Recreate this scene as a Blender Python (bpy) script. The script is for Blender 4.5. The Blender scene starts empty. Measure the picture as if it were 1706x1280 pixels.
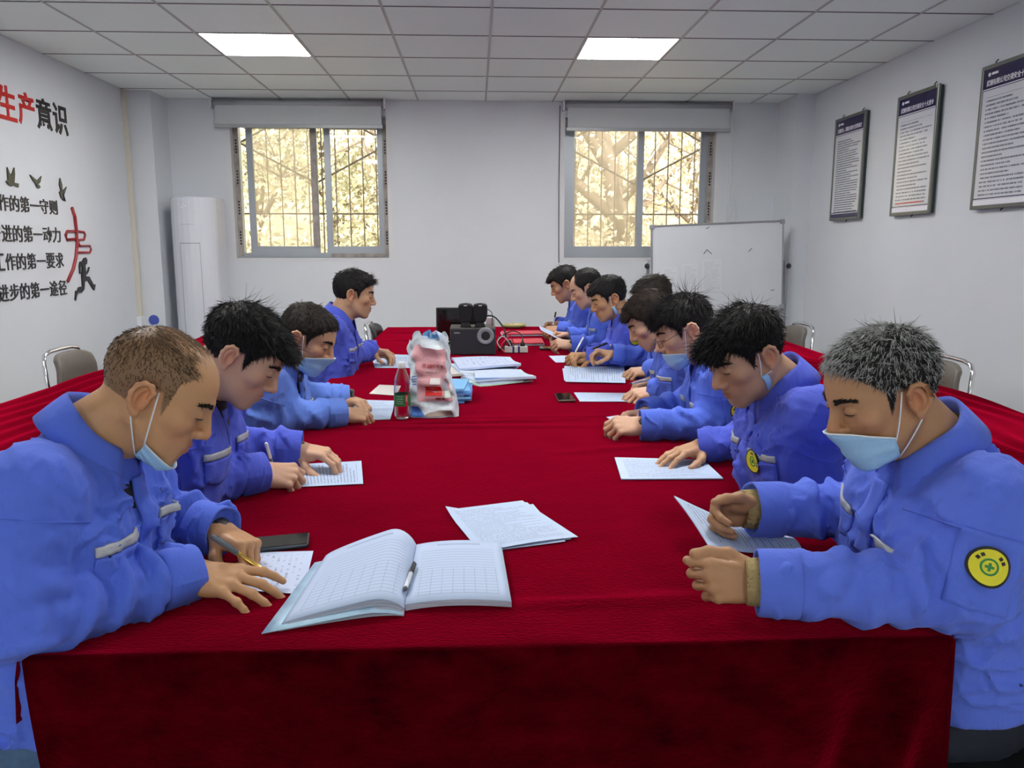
import bpy, math, random
import numpy as np
from mathutils import Vector, Matrix

# ------------------------------------------------------------------ camera
PITCH, YAW, FPX, CAMZ = math.radians(9.5), math.radians(2.545), 1350.0, 1.40
SC = bpy.context.scene
COL = SC.collection
cam_data = bpy.data.cameras.new('camera')
cam_data.sensor_fit = 'HORIZONTAL'
cam_data.sensor_width = 36.0
cam_data.lens = 36.0 * FPX / 1706.0
cam_data.clip_start = 0.05
cam = bpy.data.objects.new('camera', cam_data)
cam.location = (0, 0, CAMZ)
cam.rotation_euler = (math.pi / 2 - PITCH, 0, -YAW)
COL.objects.link(cam)
SC.camera = cam

# ------------------------------------------------------------------ world, sun, exposure
world = bpy.data.worlds.new('world')
SC.world = world
world.use_nodes = True
wn = world.node_tree
bg = wn.nodes['Background']
bg.inputs[0].default_value = (1.0, 0.98, 0.95, 1)
bg.inputs[1].default_value = 2.7
sun_d = bpy.data.lights.new('sun', 'SUN')
sun_d.energy = 4.2
sun_d.angle = 0.02
sun_d.color = (1.0, 0.94, 0.82)
sun = bpy.data.objects.new('sun', sun_d)
sun.rotation_euler = (math.radians(48), math.radians(12), 0)
COL.objects.link(sun)
vs_ = SC.view_settings
vs_.view_transform = 'Standard'
vs_.look = 'None'
vs_.gamma = 1.0
vs_.use_curve_mapping = False
vs_.exposure = 0.62
try:
    SC.cycles.use_denoising = True
    SC.cycles.max_bounces = 8
    SC.cycles.diffuse_bounces = 5
    SC.cycles.transparent_max_bounces = 12
    SC.cycles.caustics_reflective = False
    SC.cycles.caustics_refractive = False
    SC.cycles.sample_clamp_indirect = 6.0
except Exception:
    pass
PANEL_POWER = 24.0

# measured rays: turn a place seen in the photograph into a point in the room
_F = np.array([math.sin(YAW) * math.cos(PITCH), math.cos(YAW) * math.cos(PITCH), -math.sin(PITCH)])
_R = np.array([math.cos(YAW), -math.sin(YAW), 0.0])
_U = np.cross(_R, _F)
_C = np.array([0.0, 0.0, CAMZ])
def _ray(x, y): return _F + _R * ((x - 853) / FPX) - _U * ((y - 640) / FPX)
def at(x, y, depth): return _C + _ray(x, y) * depth
def onz(x, y, z=0.75):
    d = _ray(x, y); return _C + d * ((z - CAMZ) / d[2])
def ony(x, y, Y):
    d = _ray(x, y); return _C + d * (Y / d[1])
def onx(x, y, X):
    d = _ray(x, y); return _C + d * (X / d[0])

RNG = np.random.RandomState(7)
random.seed(11)

# ------------------------------------------------------------------ object helpers
def link(o, parent=None):
    COL.objects.link(o)
    if parent is not None: o.parent = parent
    return o
def empty(name, loc=(0, 0, 0), rz=0.0):
    o = bpy.data.objects.new(name, None)
    o.empty_display_size = 0.1
    o.location = tuple(float(v) for v in loc); o.rotation_euler = (0, 0, rz)
    return link(o)
def tag(o, label=None, cat=None, group=None, kind=None):
    if label: o['label'] = label
    if cat: o['category'] = cat
    if group: o['group'] = group
    if kind: o['kind'] = kind
    return o
def copy_tree(o, parent=None):
    c = o.copy(); link(c); c.parent = parent
    for ch in [x for x in COL.objects if x.parent == o]:
        copy_tree(ch, c)
    return c

class MB:
    """collects shapes, then links them as one mesh object"""
    def __init__(s): s.v = []; s.f = []; s.m = []; s.mi = 0
    def add(s, vs, fs):
        b = len(s.v)
        s.v.extend([tuple(float(c) for c in p) for p in vs])
        for q in fs: s.f.append(tuple(b + i for i in q)); s.m.append(s.mi)
        return s
    def box(s, x0, x1, y0, y1, z0, z1):
        v = [(x0,y0,z0),(x1,y0,z0),(x1,y1,z0),(x0,y1,z0),(x0,y0,z1),(x1,y0,z1),(x1,y1,z1),(x0,y1,z1)]
        return s.add(v, [(0,3,2,1),(4,5,6,7),(0,1,5,4),(1,2,6,5),(2,3,7,6),(3,0,4,7)])
    def tube(s, pts, r, n=8, cap=True, closed=False):
        pts = [np.array(p, float) for p in pts]
        if not hasattr(r, '__len__'): r = [r] * len(pts)
        vs = []; k = len(pts); prev = None
        for i, p in enumerate(pts):
            if closed: t = pts[(i + 1) % k] - pts[i - 1]
            else: t = pts[min(i + 1, k - 1)] - pts[max(i - 1, 0)]
            t = t / (np.linalg.norm(t) + 1e-9)
            if prev is None:
                a = np.array([0, 0, 1.0]) if abs(t[2]) < .9 else np.array([1.0, 0, 0])
            else: a = prev
            u = a - t * (a @ t); u /= np.linalg.norm(u) + 1e-9; prev = u
            w = np.cross(t, u)
            for j in range(n):
                an = 2 * math.pi * j / n
                vs.append(p + r[i] * (math.cos(an) * u + math.sin(an) * w))
        fs = []
        for i in range(k if closed else k - 1):
            i2 = (i + 1) % k
            for j in range(n):
                j2 = (j + 1) % n
                fs.append((i*n+j, i*n+j2, i2*n+j2, i2*n+j))
        if cap and not closed:
            fs.append(tuple(range(n - 1, -1, -1))); fs.append(tuple((k-1)*n + j for j in range(n)))
        return s.add(vs, fs)
    def lathe(s, prof, c=(0, 0, 0), n=24, axis='z', cap=True):
        vs = []
        for (r, h) in prof:
            for j in range(n):
                a = 2 * math.pi * j / n
                x, y = r * math.cos(a), r * math.sin(a)
                p = (x, y, h) if axis == 'z' else ((x, -h, y) if axis == 'y' else (h, x, y))
                vs.append((p[0] + c[0], p[1] + c[1], p[2] + c[2]))
        k = len(prof); fs = []
        for i in range(k - 1):
            for j in range(n):
                j2 = (j + 1) % n
                fs.append((i*n+j, i*n+j2, (i+1)*n+j2, (i+1)*n+j))
        if cap:
            fs.append(tuple(range(n - 1, -1, -1))); fs.append(tuple((k-1)*n + j for j in range(n)))
        return s.add(vs, fs)
    def prism(s, poly, d0, d1, plane='xz'):
        n = len(poly)
        def P(a, b, d):
            return (a, d, b) if plane == 'xz' else ((d, a, b) if plane == 'yz' else (a, b, d))
        vs = [P(a, b, d0) for a, b in poly] + [P(a, b, d1) for a, b in poly]
        fs = [tuple(range(n)), tuple(range(2*n - 1, n - 1, -1))]
        for i in range(n):
            j = (i + 1) % n
            fs.append((i, n + i, n + j, j))
        return s.add(vs, fs)
    def grid(s, G, flip=False):
        G = np.asarray(G, float); nu, nv = G.shape[:2]
        fs = []
        for i in range(nu - 1):
            for j in range(nv - 1):
                q = (i*nv+j, (i+1)*nv+j, (i+1)*nv+j+1, i*nv+j+1)
                fs.append(q[::-1] if flip else q)
        return s.add(G.reshape(-1, 3), fs)
    def slab(s, G, T):
        """grid G with thickness vector T (top surface G, bottom G-T)"""
        G = np.asarray(G, float); nu, nv = G.shape[:2]; T = np.asarray(T, float)
        b = nu * nv
        vs = np.concatenate([G.reshape(-1, 3), (G - T).reshape(-1, 3)])
        fs = []
        for i in range(nu - 1):
            for j in range(nv - 1):
                q = (i*nv+j, (i+1)*nv+j, (i+1)*nv+j+1, i*nv+j+1)
                fs.append(q); fs.append(tuple(b + k for k in q[::-1]))
        ring = [(i, 0) for i in range(nu)] + [(nu-1, j) for j in range(1, nv)] + [(i, nv-1) for i in range(nu-2, -1, -1)] + [(0, j) for j in range(nv-2, 0, -1)]
        ids = [i*nv+j for i, j in ring]
        for a in range(len(ids)):
            p, q = ids[a], ids[(a+1) % len(ids)]
            fs.append((q, p, b + p, b + q))
        return s.add(vs, fs)
    def build(s, name, mat=None, parent=None, smooth=False, loc=None, bevel=0.0, base=None, seg=2, fix=True):
        me = bpy.data.meshes.new(name)
        v = s.v
        if base is not None: v = [(a-base[0], b-base[1], c-base[2]) for a, b, c in v]
        me.from_pydata(v, [], s.f); me.update()
        if fix:
            import bmesh
            bm = bmesh.new(); bm.from_mesh(me); bmesh.ops.recalc_face_normals(bm, faces=bm.faces); bm.to_mesh(me); bm.free()
        mats = mat if isinstance(mat, (list, tuple)) else [mat]
        for q in mats:
            if q is not None: me.materials.append(q)
        if len(mats) > 1: me.polygons.foreach_set('material_index', s.m)
        if smooth: me.polygons.foreach_set('use_smooth', [True] * len(me.polygons))
        o = bpy.data.objects.new(name, me); link(o, parent)
        if loc is not None: o.location = loc
        if bevel > 0:
            b = o.modifiers.new('bevel', 'BEVEL'); b.width = bevel; b.segments = seg; b.limit_method = 'ANGLE'; b.angle_limit = math.radians(40)
        return o

def np_object(name, V, F, mat, parent=None, base=None, colors=None, smooth=True):
    V = np.asarray(V, np.float32)
    if base is not None: V = V - np.asarray(base, np.float32)
    me = bpy.data.meshes.new(name)
    F = np.asarray(F, np.int32)
    k = F.shape[1]
    me.vertices.add(len(V)); me.vertices.foreach_set('co', V.ravel())
    me.loops.add(F.size); me.loops.foreach_set('vertex_index', F.ravel())
    me.polygons.add(len(F)); me.polygons.foreach_set('loop_start', np.arange(0, F.size, k, dtype=np.int32))
    me.polygons.foreach_set('use_smooth', np.full(len(F), smooth))
    me.update(calc_edges=True); me.validate()
    if colors is not None:
        at_ = me.color_attributes.new('tint', 'FLOAT_COLOR', 'POINT')
        c = np.ones((len(V), 4), np.float32); c[:, :3] = colors
        at_.data.foreach_set('color', c.ravel())
    me.materials.append(mat)
    return link(bpy.data.objects.new(name, me), parent)

# ------------------------------------------------------------------ materials
def new_mat(name):
    m = bpy.data.materials.new(name); m.use_nodes = True
    return m, m.node_tree, m.node_tree.nodes['Principled BSDF']
def set_in(b, **k):
    names = dict(color='Base Color', rough='Roughness', metal='Metallic', spec='Specular IOR Level', sheen='Sheen Weight',
                 sheen_rough='Sheen Roughness', sheen_tint='Sheen Tint', trans='Transmission Weight', ior='IOR', alpha='Alpha',
                 coat='Coat Weight', sss='Subsurface Weight')
    for a, v in k.items():
        i = b.inputs.get(names[a])
        if i is None: continue
        if a in ('color', 'sheen_tint'): v = tuple(v) + (1,)
        i.default_value = v
def mat(name, color, rough=0.6, metal=0.0, spec=0.5, noise=None, bump=None, coords='Object', **k):
    """noise=(scale, amount) colour variation, bump=(scale, strength, stretch xyz)"""
    m, nt, b = new_mat(name)
    set_in(b, color=color, rough=rough, metal=metal, spec=spec, **k)
    tc = None
    if noise or bump:
        tc = nt.nodes.new('ShaderNodeTexCoord')
    if noise:
        n = nt.nodes.new('ShaderNodeTexNoise'); n.inputs['Scale'].default_value = noise[0]; n.inputs['Detail'].default_value = 5
        nt.links.new(tc.outputs[coords], n.inputs['Vector'])
        r = nt.nodes.new('ShaderNodeMixRGB'); r.blend_type = 'MIX'
        a = noise[1]
        r.inputs[1].default_value = tuple(max(0, c * (1 - a)) for c in color) + (1,)
        r.inputs[2].default_value = tuple(min(1, c * (1 + a)) for c in color) + (1,)
        cr = nt.nodes.new('ShaderNodeMapRange'); cr.inputs[1].default_value = 0.3; cr.inputs[2].default_value = 0.7
        nt.links.new(n.outputs[0], cr.inputs[0]); nt.links.new(cr.outputs[0], r.inputs[0])
        nt.links.new(r.outputs[0], b.inputs['Base Color'])
    if bump:
        n2 = nt.nodes.new('ShaderNodeTexNoise'); n2.inputs['Scale'].default_value = bump[0]; n2.inputs['Detail'].default_value = 6
        mp = nt.nodes.new('ShaderNodeMapping')
        mp.inputs['Scale'].default_value = bump[2] if len(bump) > 2 else (1, 1, 1)
        nt.links.new(tc.outputs[coords], mp.inputs[0]); nt.links.new(mp.outputs[0], n2.inputs['Vector'])
        bp = nt.nodes.new('ShaderNodeBump'); bp.inputs['Strength'].default_value = bump[1]; bp.inputs['Distance'].default_value = 0.01
        nt.links.new(n2.outputs[0], bp.inputs['Height']); nt.links.new(bp.outputs[0], b.inputs['Normal'])
    return m
def emit_mat(name, color, strength):
    m, nt, b = new_mat(name)
    set_in(b, color=(0.9, 0.9, 0.9))
    b.inputs['Emission Color'].default_value = tuple(color) + (1,)
    b.inputs['Emission Strength'].default_value = strength
    return m
def tint_mat(name, rough=0.6, spec=0.4, bump=None, gain=1.0, **k):
    m, nt, b = new_mat(name)
    a = nt.nodes.new('ShaderNodeAttribute'); a.attribute_name = 'tint'
    nt.links.new(a.outputs['Color'], b.inputs['Base Color'])
    set_in(b, rough=rough, spec=spec, **k)
    if bump:
        tc = nt.nodes.new('ShaderNodeTexCoord')
        n2 = nt.nodes.new('ShaderNodeTexNoise'); n2.inputs['Scale'].default_value = bump[0]; n2.inputs['Detail'].default_value = 4
        nt.links.new(tc.outputs['Object'], n2.inputs['Vector'])
        bp = nt.nodes.new('ShaderNodeBump'); bp.inputs['Strength'].default_value = bump[1]; bp.inputs['Distance'].default_value = 0.004
        nt.links.new(n2.outputs[0], bp.inputs['Height']); nt.links.new(bp.outputs[0], b.inputs['Normal'])
    return m

M = {}
M['wall'] = mat('wall_paint', (0.68, 0.71, 0.75), 0.55, noise=(1.3, 0.03), bump=(60, 0.05))
M['reveal'] = mat('reveal_paint', (0.70, 0.71, 0.72), 0.6)
M['floor'] = mat('floor_tile', (0.62, 0.61, 0.58), 0.35, noise=(3, 0.1))
M['slab'] = mat('slab_concrete', (0.3, 0.3, 0.3), 0.9)
M['tbar'] = mat('ceiling_bar_paint', (0.46, 0.46, 0.45), 0.5)
M['alu'] = mat('window_aluminium', (0.42, 0.46, 0.50), 0.4, metal=0.3)
M['film'] = mat('frame_film', (0.36, 0.32, 0.29), 0.5, noise=(18, 0.25))
M['bar'] = mat('grille_steel', (0.16, 0.12, 0.08), 0.6)
M['blind'] = mat('blind_fabric', (0.60, 0.63, 0.65), 0.8)
M['blindrail'] = mat('blind_rail', (0.44, 0.46, 0.48), 0.4, metal=0.2)
M['barline'] = mat('ceiling_joint', (0.10, 0.10, 0.10), 0.8)
M['cord'] = mat('blind_cord', (0.75, 0.75, 0.73), 0.6)
M['white'] = mat('white_plastic', (0.78, 0.79, 0.82), 0.35)
M['ac'] = mat('ac_casing', (0.66, 0.68, 0.74), 0.25)
M['acline'] = mat('ac_panel_line', (0.35, 0.36, 0.40), 0.4)
M['chrome'] = mat('chrome', (0.75, 0.75, 0.76), 0.12, metal=1.0)
M['leather'] = mat('chair_leather', (0.16, 0.14, 0.12), 0.38, bump=(90, 0.15))
M['leather_dark'] = mat('chair_leather_dark', (0.012, 0.012, 0.014), 0.35, bump=(90, 0.15))
M['black'] = mat('black_plastic', (0.012, 0.012, 0.014), 0.4)
M['blackcloth'] = mat('black_grille_cloth', (0.008, 0.008, 0.010), 0.8, bump=(400, 0.3))
M['charcoal'] = mat('charcoal_panel', (0.022, 0.026, 0.034), 0.5)
M['grey'] = mat('grey_plastic', (0.30, 0.31, 0.34), 0.3)
M['paper'] = mat('paper', (0.52, 0.62, 0.78), 0.7)
M['paper_warm'] = mat('paper_warm', (0.62, 0.58, 0.55), 0.7)
M['screen'] = mat('phone_screen', (0.010, 0.009, 0.010), 0.06, spec=0.7)
M['gold'] = mat('gold_metal', (0.75, 0.48, 0.12), 0.25, metal=1.0)
M['darkmetal'] = mat('dark_metal', (0.05, 0.06, 0.07), 0.3, metal=0.7)
M['redfolder'] = mat('red_folder', (0.55, 0.03, 0.05), 0.5)
M['bluecover'] = mat('blue_cover', (0.20, 0.48, 0.80), 0.5)
M['bluecover2'] = mat('blue_cover_dark', (0.10, 0.26, 0.62), 0.5)
M['greencover'] = mat('pale_green_cover', (0.55, 0.72, 0.60), 0.6)
M['ink'] = mat('black_ink', (0.012, 0.012, 0.013), 0.35)
M['redink'] = mat('red_acrylic', (0.55, 0.012, 0.010), 0.3)
M['darkred'] = mat('dark_red_acrylic', (0.32, 0.02, 0.025), 0.35)
M['olive'] = mat('dark_olive_acrylic', (0.05, 0.055, 0.035), 0.3)
M['white_ink'] = mat('white_print', (0.8, 0.8, 0.85), 0.5)
M['boardframe'] = mat('board_frame', (0.16, 0.17, 0.16), 0.3, metal=0.6)
M['boardback'] = mat('board_edge', (0.02, 0.04, 0.03), 0.4)
M['skirt'] = None

def velvet():
    m, nt, b = new_mat('red_velvet')
    set_in(b, color=(0.10, 0.001, 0.006), rough=0.85, spec=0.0, sheen=1.0, sheen_rough=0.45, sheen_tint=(0.95, 0.007, 0.060))
    tc = nt.nodes.new('ShaderNodeTexCoord')
    mp = nt.nodes.new('ShaderNodeMapping'); mp.inputs['Scale'].default_value = (1.0, 2.4, 1.6)
    nt.links.new(tc.outputs['Object'], mp.inputs[0])
    n = nt.nodes.new('ShaderNodeTexNoise'); n.inputs['Scale'].default_value = 9; n.inputs['Detail'].default_value = 9; n.inputs['Roughness'].default_value = 0.68
    nt.links.new(mp.outputs[0], n.inputs['Vector'])
    cr = nt.nodes.new('ShaderNodeValToRGB')
    cr.color_ramp.elements[0].position = 0.32; cr.color_ramp.elements[0].color = (0.008, 0.0001, 0.0006, 1)
    cr.color_ramp.elements[1].position = 0.72; cr.color_ramp.elements[1].color = (0.066, 0.0004, 0.0035, 1)
    nt.links.new(n.outputs[0], cr.inputs[0]); nt.links.new(cr.outputs[0], b.inputs['Base Color'])
    n2 = nt.nodes.new('ShaderNodeTexNoise'); n2.inputs['Scale'].default_value = 85; n2.inputs['Detail'].default_value = 8
    nt.links.new(mp.outputs[0], n2.inputs['Vector'])
    bp = nt.nodes.new('ShaderNodeBump'); bp.inputs['Strength'].default_value = 0.42; bp.inputs['Distance'].default_value = 0.004
    nt.links.new(n2.outputs[0], bp.inputs['Height']); nt.links.new(bp.outputs[0], b.inputs['Normal'])
    return m
M['velvet'] = velvet()

def tile_mat():
    m, nt, b = new_mat('ceiling_tile_metal')
    set_in(b, color=(0.88, 0.89, 0.85), rough=0.55, spec=0.3)
    tc = nt.nodes.new('ShaderNodeTexCoord')
    v = nt.nodes.new('ShaderNodeTexVoronoi'); v.inputs['Scale'].default_value = 95; v.inputs['Randomness'].default_value = 0
    nt.links.new(tc.outputs['Object'], v.inputs['Vector'])
    cr = nt.nodes.new('ShaderNodeValToRGB')
    cr.color_ramp.elements[0].position = 0.20; cr.color_ramp.elements[0].color = (0.72, 0.76, 0.74, 1)
    cr.color_ramp.elements[1].position = 0.30; cr.color_ramp.elements[1].color = (0.90, 0.955, 0.93, 1)
    nt.links.new(v.outputs['Distance'], cr.inputs[0]); nt.links.new(cr.outputs[0], b.inputs['Base Color'])
    return m
M['tile'] = tile_mat()

def glass_mat(name, haze, tint=(1, 1, 1)):
    m = bpy.data.materials.new(name); m.use_nodes = True
    nt = m.node_tree; nt.nodes.clear()
    out = nt.nodes.new('ShaderNodeOutputMaterial')
    tr = nt.nodes.new('ShaderNodeBsdfTransparent'); tr.inputs[0].default_value = tuple(tint) + (1,)
    gl = nt.nodes.new('ShaderNodeBsdfGlossy'); gl.inputs['Roughness'].default_value = 0.03
    df = nt.nodes.new('ShaderNodeBsdfTranslucent'); df.inputs[0].default_value = (0.85, 0.78, 0.66, 1)
    m1 = nt.nodes.new('ShaderNodeMixShader'); m1.inputs[0].default_value = haze
    nt.links.new(tr.outputs[0], m1.inputs[1]); nt.links.new(df.outputs[0], m1.inputs[2])
    fr = nt.nodes.new('ShaderNodeFresnel'); fr.inputs[0].default_value = 1.3
    m2 = nt.nodes.new('ShaderNodeMixShader')
    nt.links.new(fr.outputs[0], m2.inputs[0]); nt.links.new(m1.outputs[0], m2.inputs[1]); nt.links.new(gl.outputs[0], m2.inputs[2])
    nt.links.new(m2.outputs[0], out.inputs[0])
    return m
M['glass'] = glass_mat('window_glass', 0.05)
M['glass_dusty'] = glass_mat('window_glass_dusty', 0.28)

def lines_mat(name, base, ink, rows, margin=(0.08, 0.92), axis='y', blobs=14.0, density=0.45, rough=0.6, head=None):
    """a printed sheet: rows of small broken dark dashes inside the margins (uses the sheet's own 0..1 UV)"""
    m, nt, b = new_mat(name)
    set_in(b, rough=rough)
    uv = nt.nodes.new('ShaderNodeUVMap'); uv.uv_map = 'UVMap'
    sp = nt.nodes.new('ShaderNodeSeparateXYZ'); nt.links.new(uv.outputs[0], sp.inputs[0])
    u, v = (sp.outputs[0], sp.outputs[1])
    def mth(op, a, bb=None, c=None):
        n = nt.nodes.new('ShaderNodeMath'); n.operation = op
        for i, q in enumerate((a, bb, c)):
            if q is None: continue
            if hasattr(q, 'is_linked') or hasattr(q, 'links'): nt.links.new(q, n.inputs[i])
            else: n.inputs[i].default_value = q
        return n.outputs[0]
    row = mth('MULTIPLY', v, float(rows))
    fr = mth('FRACT', row)
    inrow = mth('MULTIPLY', mth('GREATER_THAN', fr, 0.32), mth('LESS_THAN', fr, 0.72))
    fl = mth('FLOOR', row)
    cb = nt.nodes.new('ShaderNodeCombineXYZ')
    nt.links.new(mth('MULTIPLY', u, blobs), cb.inputs[0]); nt.links.new(mth('MULTIPLY', fl, 7.31), cb.inputs[1])
    nz = nt.nodes.new('ShaderNodeTexNoise'); nz.inputs['Scale'].default_value = 3.0; nz.inputs['Detail'].default_value = 2
    nt.links.new(cb.outputs[0], nz.inputs['Vector'])
    ink1 = mth('GREATER_THAN', nz.outputs[0], density)
    # ragged right end per row
    wn_ = nt.nodes.new('ShaderNodeTexWhiteNoise'); wn_.noise_dimensions = '1D'; nt.links.new(fl, wn_.inputs['W'])
    end = mth('SUBTRACT', margin[1], mth('MULTIPLY', mth('POWER', wn_.outputs[0], 3.0), 0.5))
    box = mth('MULTIPLY', mth('GREATER_THAN', u, margin[0]), mth('LESS_THAN', u, end))
    box2 = mth('MULTIPLY', mth('GREATER_THAN', v, 0.06), mth('LESS_THAN', v, 0.94))
    k = mth('MULTIPLY', mth('MULTIPLY', inrow, ink1), mth('MULTIPLY', box, box2))
    mx = nt.nodes.new('ShaderNodeMixRGB'); mx.inputs[1].default_value = tuple(base) + (1,); mx.inputs[2].default_value = tuple(ink) + (1,)
    nt.links.new(k, mx.inputs[0])
    nt.links.new(mx.outputs[0], b.inputs['Base Color'])
    return m
M['print'] = lines_mat('printed_sheet', (0.47, 0.58, 0.77), (0.24, 0.30, 0.42), 26, blobs=38)
M['print_fine'] = lines_mat('printed_sheet_fine', (0.47, 0.58, 0.77), (0.29, 0.36, 0.49), 30, density=0.46, blobs=44)
M['print_board'] = lines_mat('pinned_print', (0.66, 0.69, 0.72), (0.46, 0.49, 0.53), 24, density=0.48, blobs=30)
M['print_sparse'] = lines_mat('printed_slip', (0.52, 0.60, 0.80), (0.32, 0.36, 0.50), 12, density=0.55, blobs=9)
M['board_print'] = lines_mat('board_print', (0.66, 0.67, 0.72), (0.20, 0.21, 0.26), 27, blobs=26, density=0.42, rough=0.12)
M['board_print_dense'] = lines_mat('board_print_dense', (0.62, 0.63, 0.66), (0.14, 0.15, 0.19), 36, blobs=30, density=0.38, rough=0.15)
M['navy'] = mat('navy_print', (0.020, 0.014, 0.075), 0.15)
def sheet_uv(o, nu, nv):
    """0..1 UV over the first nu*nv grid vertices of a slab sheet (top side), same for underside"""
    me = o.data
    uvl = me.uv_layers.new(name='UVMap')
    n = nu * nv
    for l in me.loops:
        i = l.vertex_index % n
        uvl.data[l.index].uv = ((i // nv) / (nu - 1), (i % nv) / (nv - 1))

def text_mesh(body, bold=0.0, depth=0.004):
    c = bpy.data.curves.new('lettering', 'FONT'); c.body = body; c.size = 1.0; c.offset = bold
    c.fill_mode = 'BOTH'; c.resolution_u = 3
    o = bpy.data.objects.new('lettering', c); COL.objects.link(o)
    dg = bpy.context.evaluated_depsgraph_get(); dg.update()
    me = bpy.data.meshes.new_from_object(o.evaluated_get(dg))
    n = len(me.vertices); V = np.zeros(n * 3, np.float32); me.vertices.foreach_get('co', V); V = V.reshape(-1, 3)
    F = [tuple(p.vertices) for p in me.polygons]
    bpy.data.objects.remove(o); bpy.data.curves.remove(c); bpy.data.meshes.remove(me)
    return V, F
def lettering(name, body, O, U, Vv, N, w, h, material, parent=None, depth=0.004, bold=0.01, base=None):
    """flat raised lettering: box w x h from corner O along U and Vv, proud by depth along N"""
    V, F = text_mesh(body, bold)
    if len(V) == 0: return None
    mn, mx = V.min(0), V.max(0); s = np.maximum(mx - mn, 1e-6)
    q = (V - mn) / s
    O, U, Vv, N = (np.asarray(a, float) for a in (O, U, Vv, N))
    P = O + q[:, :1] * U * w + q[:, 1:2] * Vv * h
    n = len(P)
    # front + back + sides from boundary edges
    edges = {}
    for f in F:
        for i in range(len(f)):
            a, b = f[i], f[(i + 1) % len(f)]
            edges[(a, b)] = edges.get((a, b), 0) + 1
    mb = MB()
    FF = list(F) + [tuple(n + i for i in f[::-1]) for f in F]
    for (a, b) in edges:
        if (b, a) not in edges: FF.append((b, a, n + a, n + b))
    mb.add(np.concatenate([P + N * depth, P]), FF)
    return mb.build(name, material, parent, base=base, fix=False)

# ================================================================== THE ROOM
XL, XR, YB, YF, ZC = -2.915, 2.915, 7.55, -3.6, 2.70
def struct(o): return tag(o, kind='structure')
fl = struct(MB().box(XL - .1, XR + .1, YF - .1, YB + .15, -0.1, 0).build('floor', M['floor']))
tag(fl, 'grey tiled meeting room floor')
struct(MB().box(XL - .15, XL, YF, YB + .15, 0, 2.95).build('wall_left', M['wall']))
struct(MB().box(XR, XR + .15, YF, YB + .15, 0, 2.95).build('wall_right', M['wall']))
struct(MB().box(XL - .15, XR + .15, YF - .15, YF, 0, 2.95).build('wall_front', M['wall']))
# far wall with two window openings
W1 = (-2.165, -0.79, 1.315, 2.56); W2 = (0.815, 2.195, 1.315, 2.56)
wb = MB()
def wbx(x0, x1, z0, z1): wb.box(x0, x1, YB, YB + .2, z0, z1)
wbx(XL, W1[0], 0, 2.95); wbx(W1[1], W2[0], 0, 2.95); wbx(W2[1], XR, 0, 2.95)
for w in (W1, W2):
    wbx(w[0], w[1], 0, w[2]); wbx(w[0], w[1], w[3], 2.95)
struct(wb.build('wall_back', M['wall']))
# corner pillars
struct(MB().box(XL, -2.70, 7.18, YB, 0, 2.70).build('trim_1', M['wall']))
struct(MB().box(2.755, XR, 7.10, YB, 0, 2.70).build('trim_2', M['wall']))
for i, (a, b, c, d) in enumerate([(XL, XL + .012, YF, 7.18), (XR - .012, XR, YF, 7.10)]):
    struct(MB().box(a, b, c, d, 0, .1).build('baseboard_left' if i == 0 else 'baseboard_right', M['grey']))

# ceiling: backing slab, every tile a piece, bars between
ceil = struct(MB().box(XL - .15, XR + .15, YF - .15, YB + .2, 2.76, 2.95).build('ceiling', M['slab']))
xs = [XL] + [0.10 + 0.6 * k for k in range(-4, 5)] + [XR]
xs = sorted(set([round(v, 3) for v in xs if XL <= v <= XR]))
ys = [YB] + [5.31 + 0.6 * k for k in range(3, -16, -1)] + [YF]
ys = sorted([v for v in ys if YF <= v <= YB])
LIGHTS = [(-1.7, 5.31), (0.7, 5.31), (-1.7, 2.31), (0.7, 2.31), (-1.7, -2.49), (0.7, -2.49)]
tile_meshes = {}
def tile(x0, x1, y0, y1):
    g = 0.005
    w, d = round(x1 - x0 - 2 * g, 3), round(y1 - y0 - 2 * g, 3)
    if w < .03 or d < .03: return
    if (w, d) not in tile_meshes:
        o = MB().box(-w / 2, w / 2, -d / 2, d / 2, 0, .012).build('ceiling_tile', M['tile'], ceil)
        tile_meshes[(w, d)] = o.data
    else:
        o = link(bpy.data.objects.new('ceiling_tile', tile_meshes[(w, d)]), ceil)
    o.location = ((x0 + x1) / 2, (y0 + y1) / 2, ZC)
for i in range(len(xs) - 1):
    for j in range(len(ys) - 1):
        if any(abs(xs[i] - lx) < .05 and abs(ys[j] - ly) < .05 for lx, ly in LIGHTS): continue
        tile(xs[i], xs[i + 1], ys[j], ys[j + 1])
for x in xs[1:-1]:
    MB().box(x - .008, x + .008, YF, YB, ZC - .003, ZC + .02).build('ceiling_bar', M['tbar'], ceil)
for y in ys[1:-1]:
    MB().box(XL, XR, y - .008, y + .008, ZC - .0012, ZC + .02).build('ceiling_bar', M['barline'], ceil)
M['panel'] = emit_mat('led_diffuser', (1.0, 0.985, 0.96), PANEL_POWER)
lab = ['square white LED ceiling panel above the left window side of the room', 'square white LED ceiling panel nearer the wall boards, far row',
       'square white LED ceiling panel overhead on the left, outside the view', 'square white LED ceiling panel overhead on the right, outside the view',
       'square white LED ceiling panel behind the camera on the left', 'square white LED ceiling panel behind the camera on the right']
for k, (lx, ly) in enumerate(LIGHTS):
    t = empty('ceiling_light', (lx + .3, ly + .3, ZC)); tag(t, lab[k], 'ceiling light', 'LED panels in the ceiling')
    f = MB()
    for (a, b, c, d) in [(-.294, .294, -.294, -.284), (-.294, .294, .284, .294), (-.294, -.284, -.284, .284), (.284, .294, -.284, .284)]:
        f.box(a, b, c, d, -.003, .03)
    f.build('panel_frame', M['white'], t)
    MB().box(-.284, .284, -.284, .284, .001, .012).build('diffuser', M['panel'], t)

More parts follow.
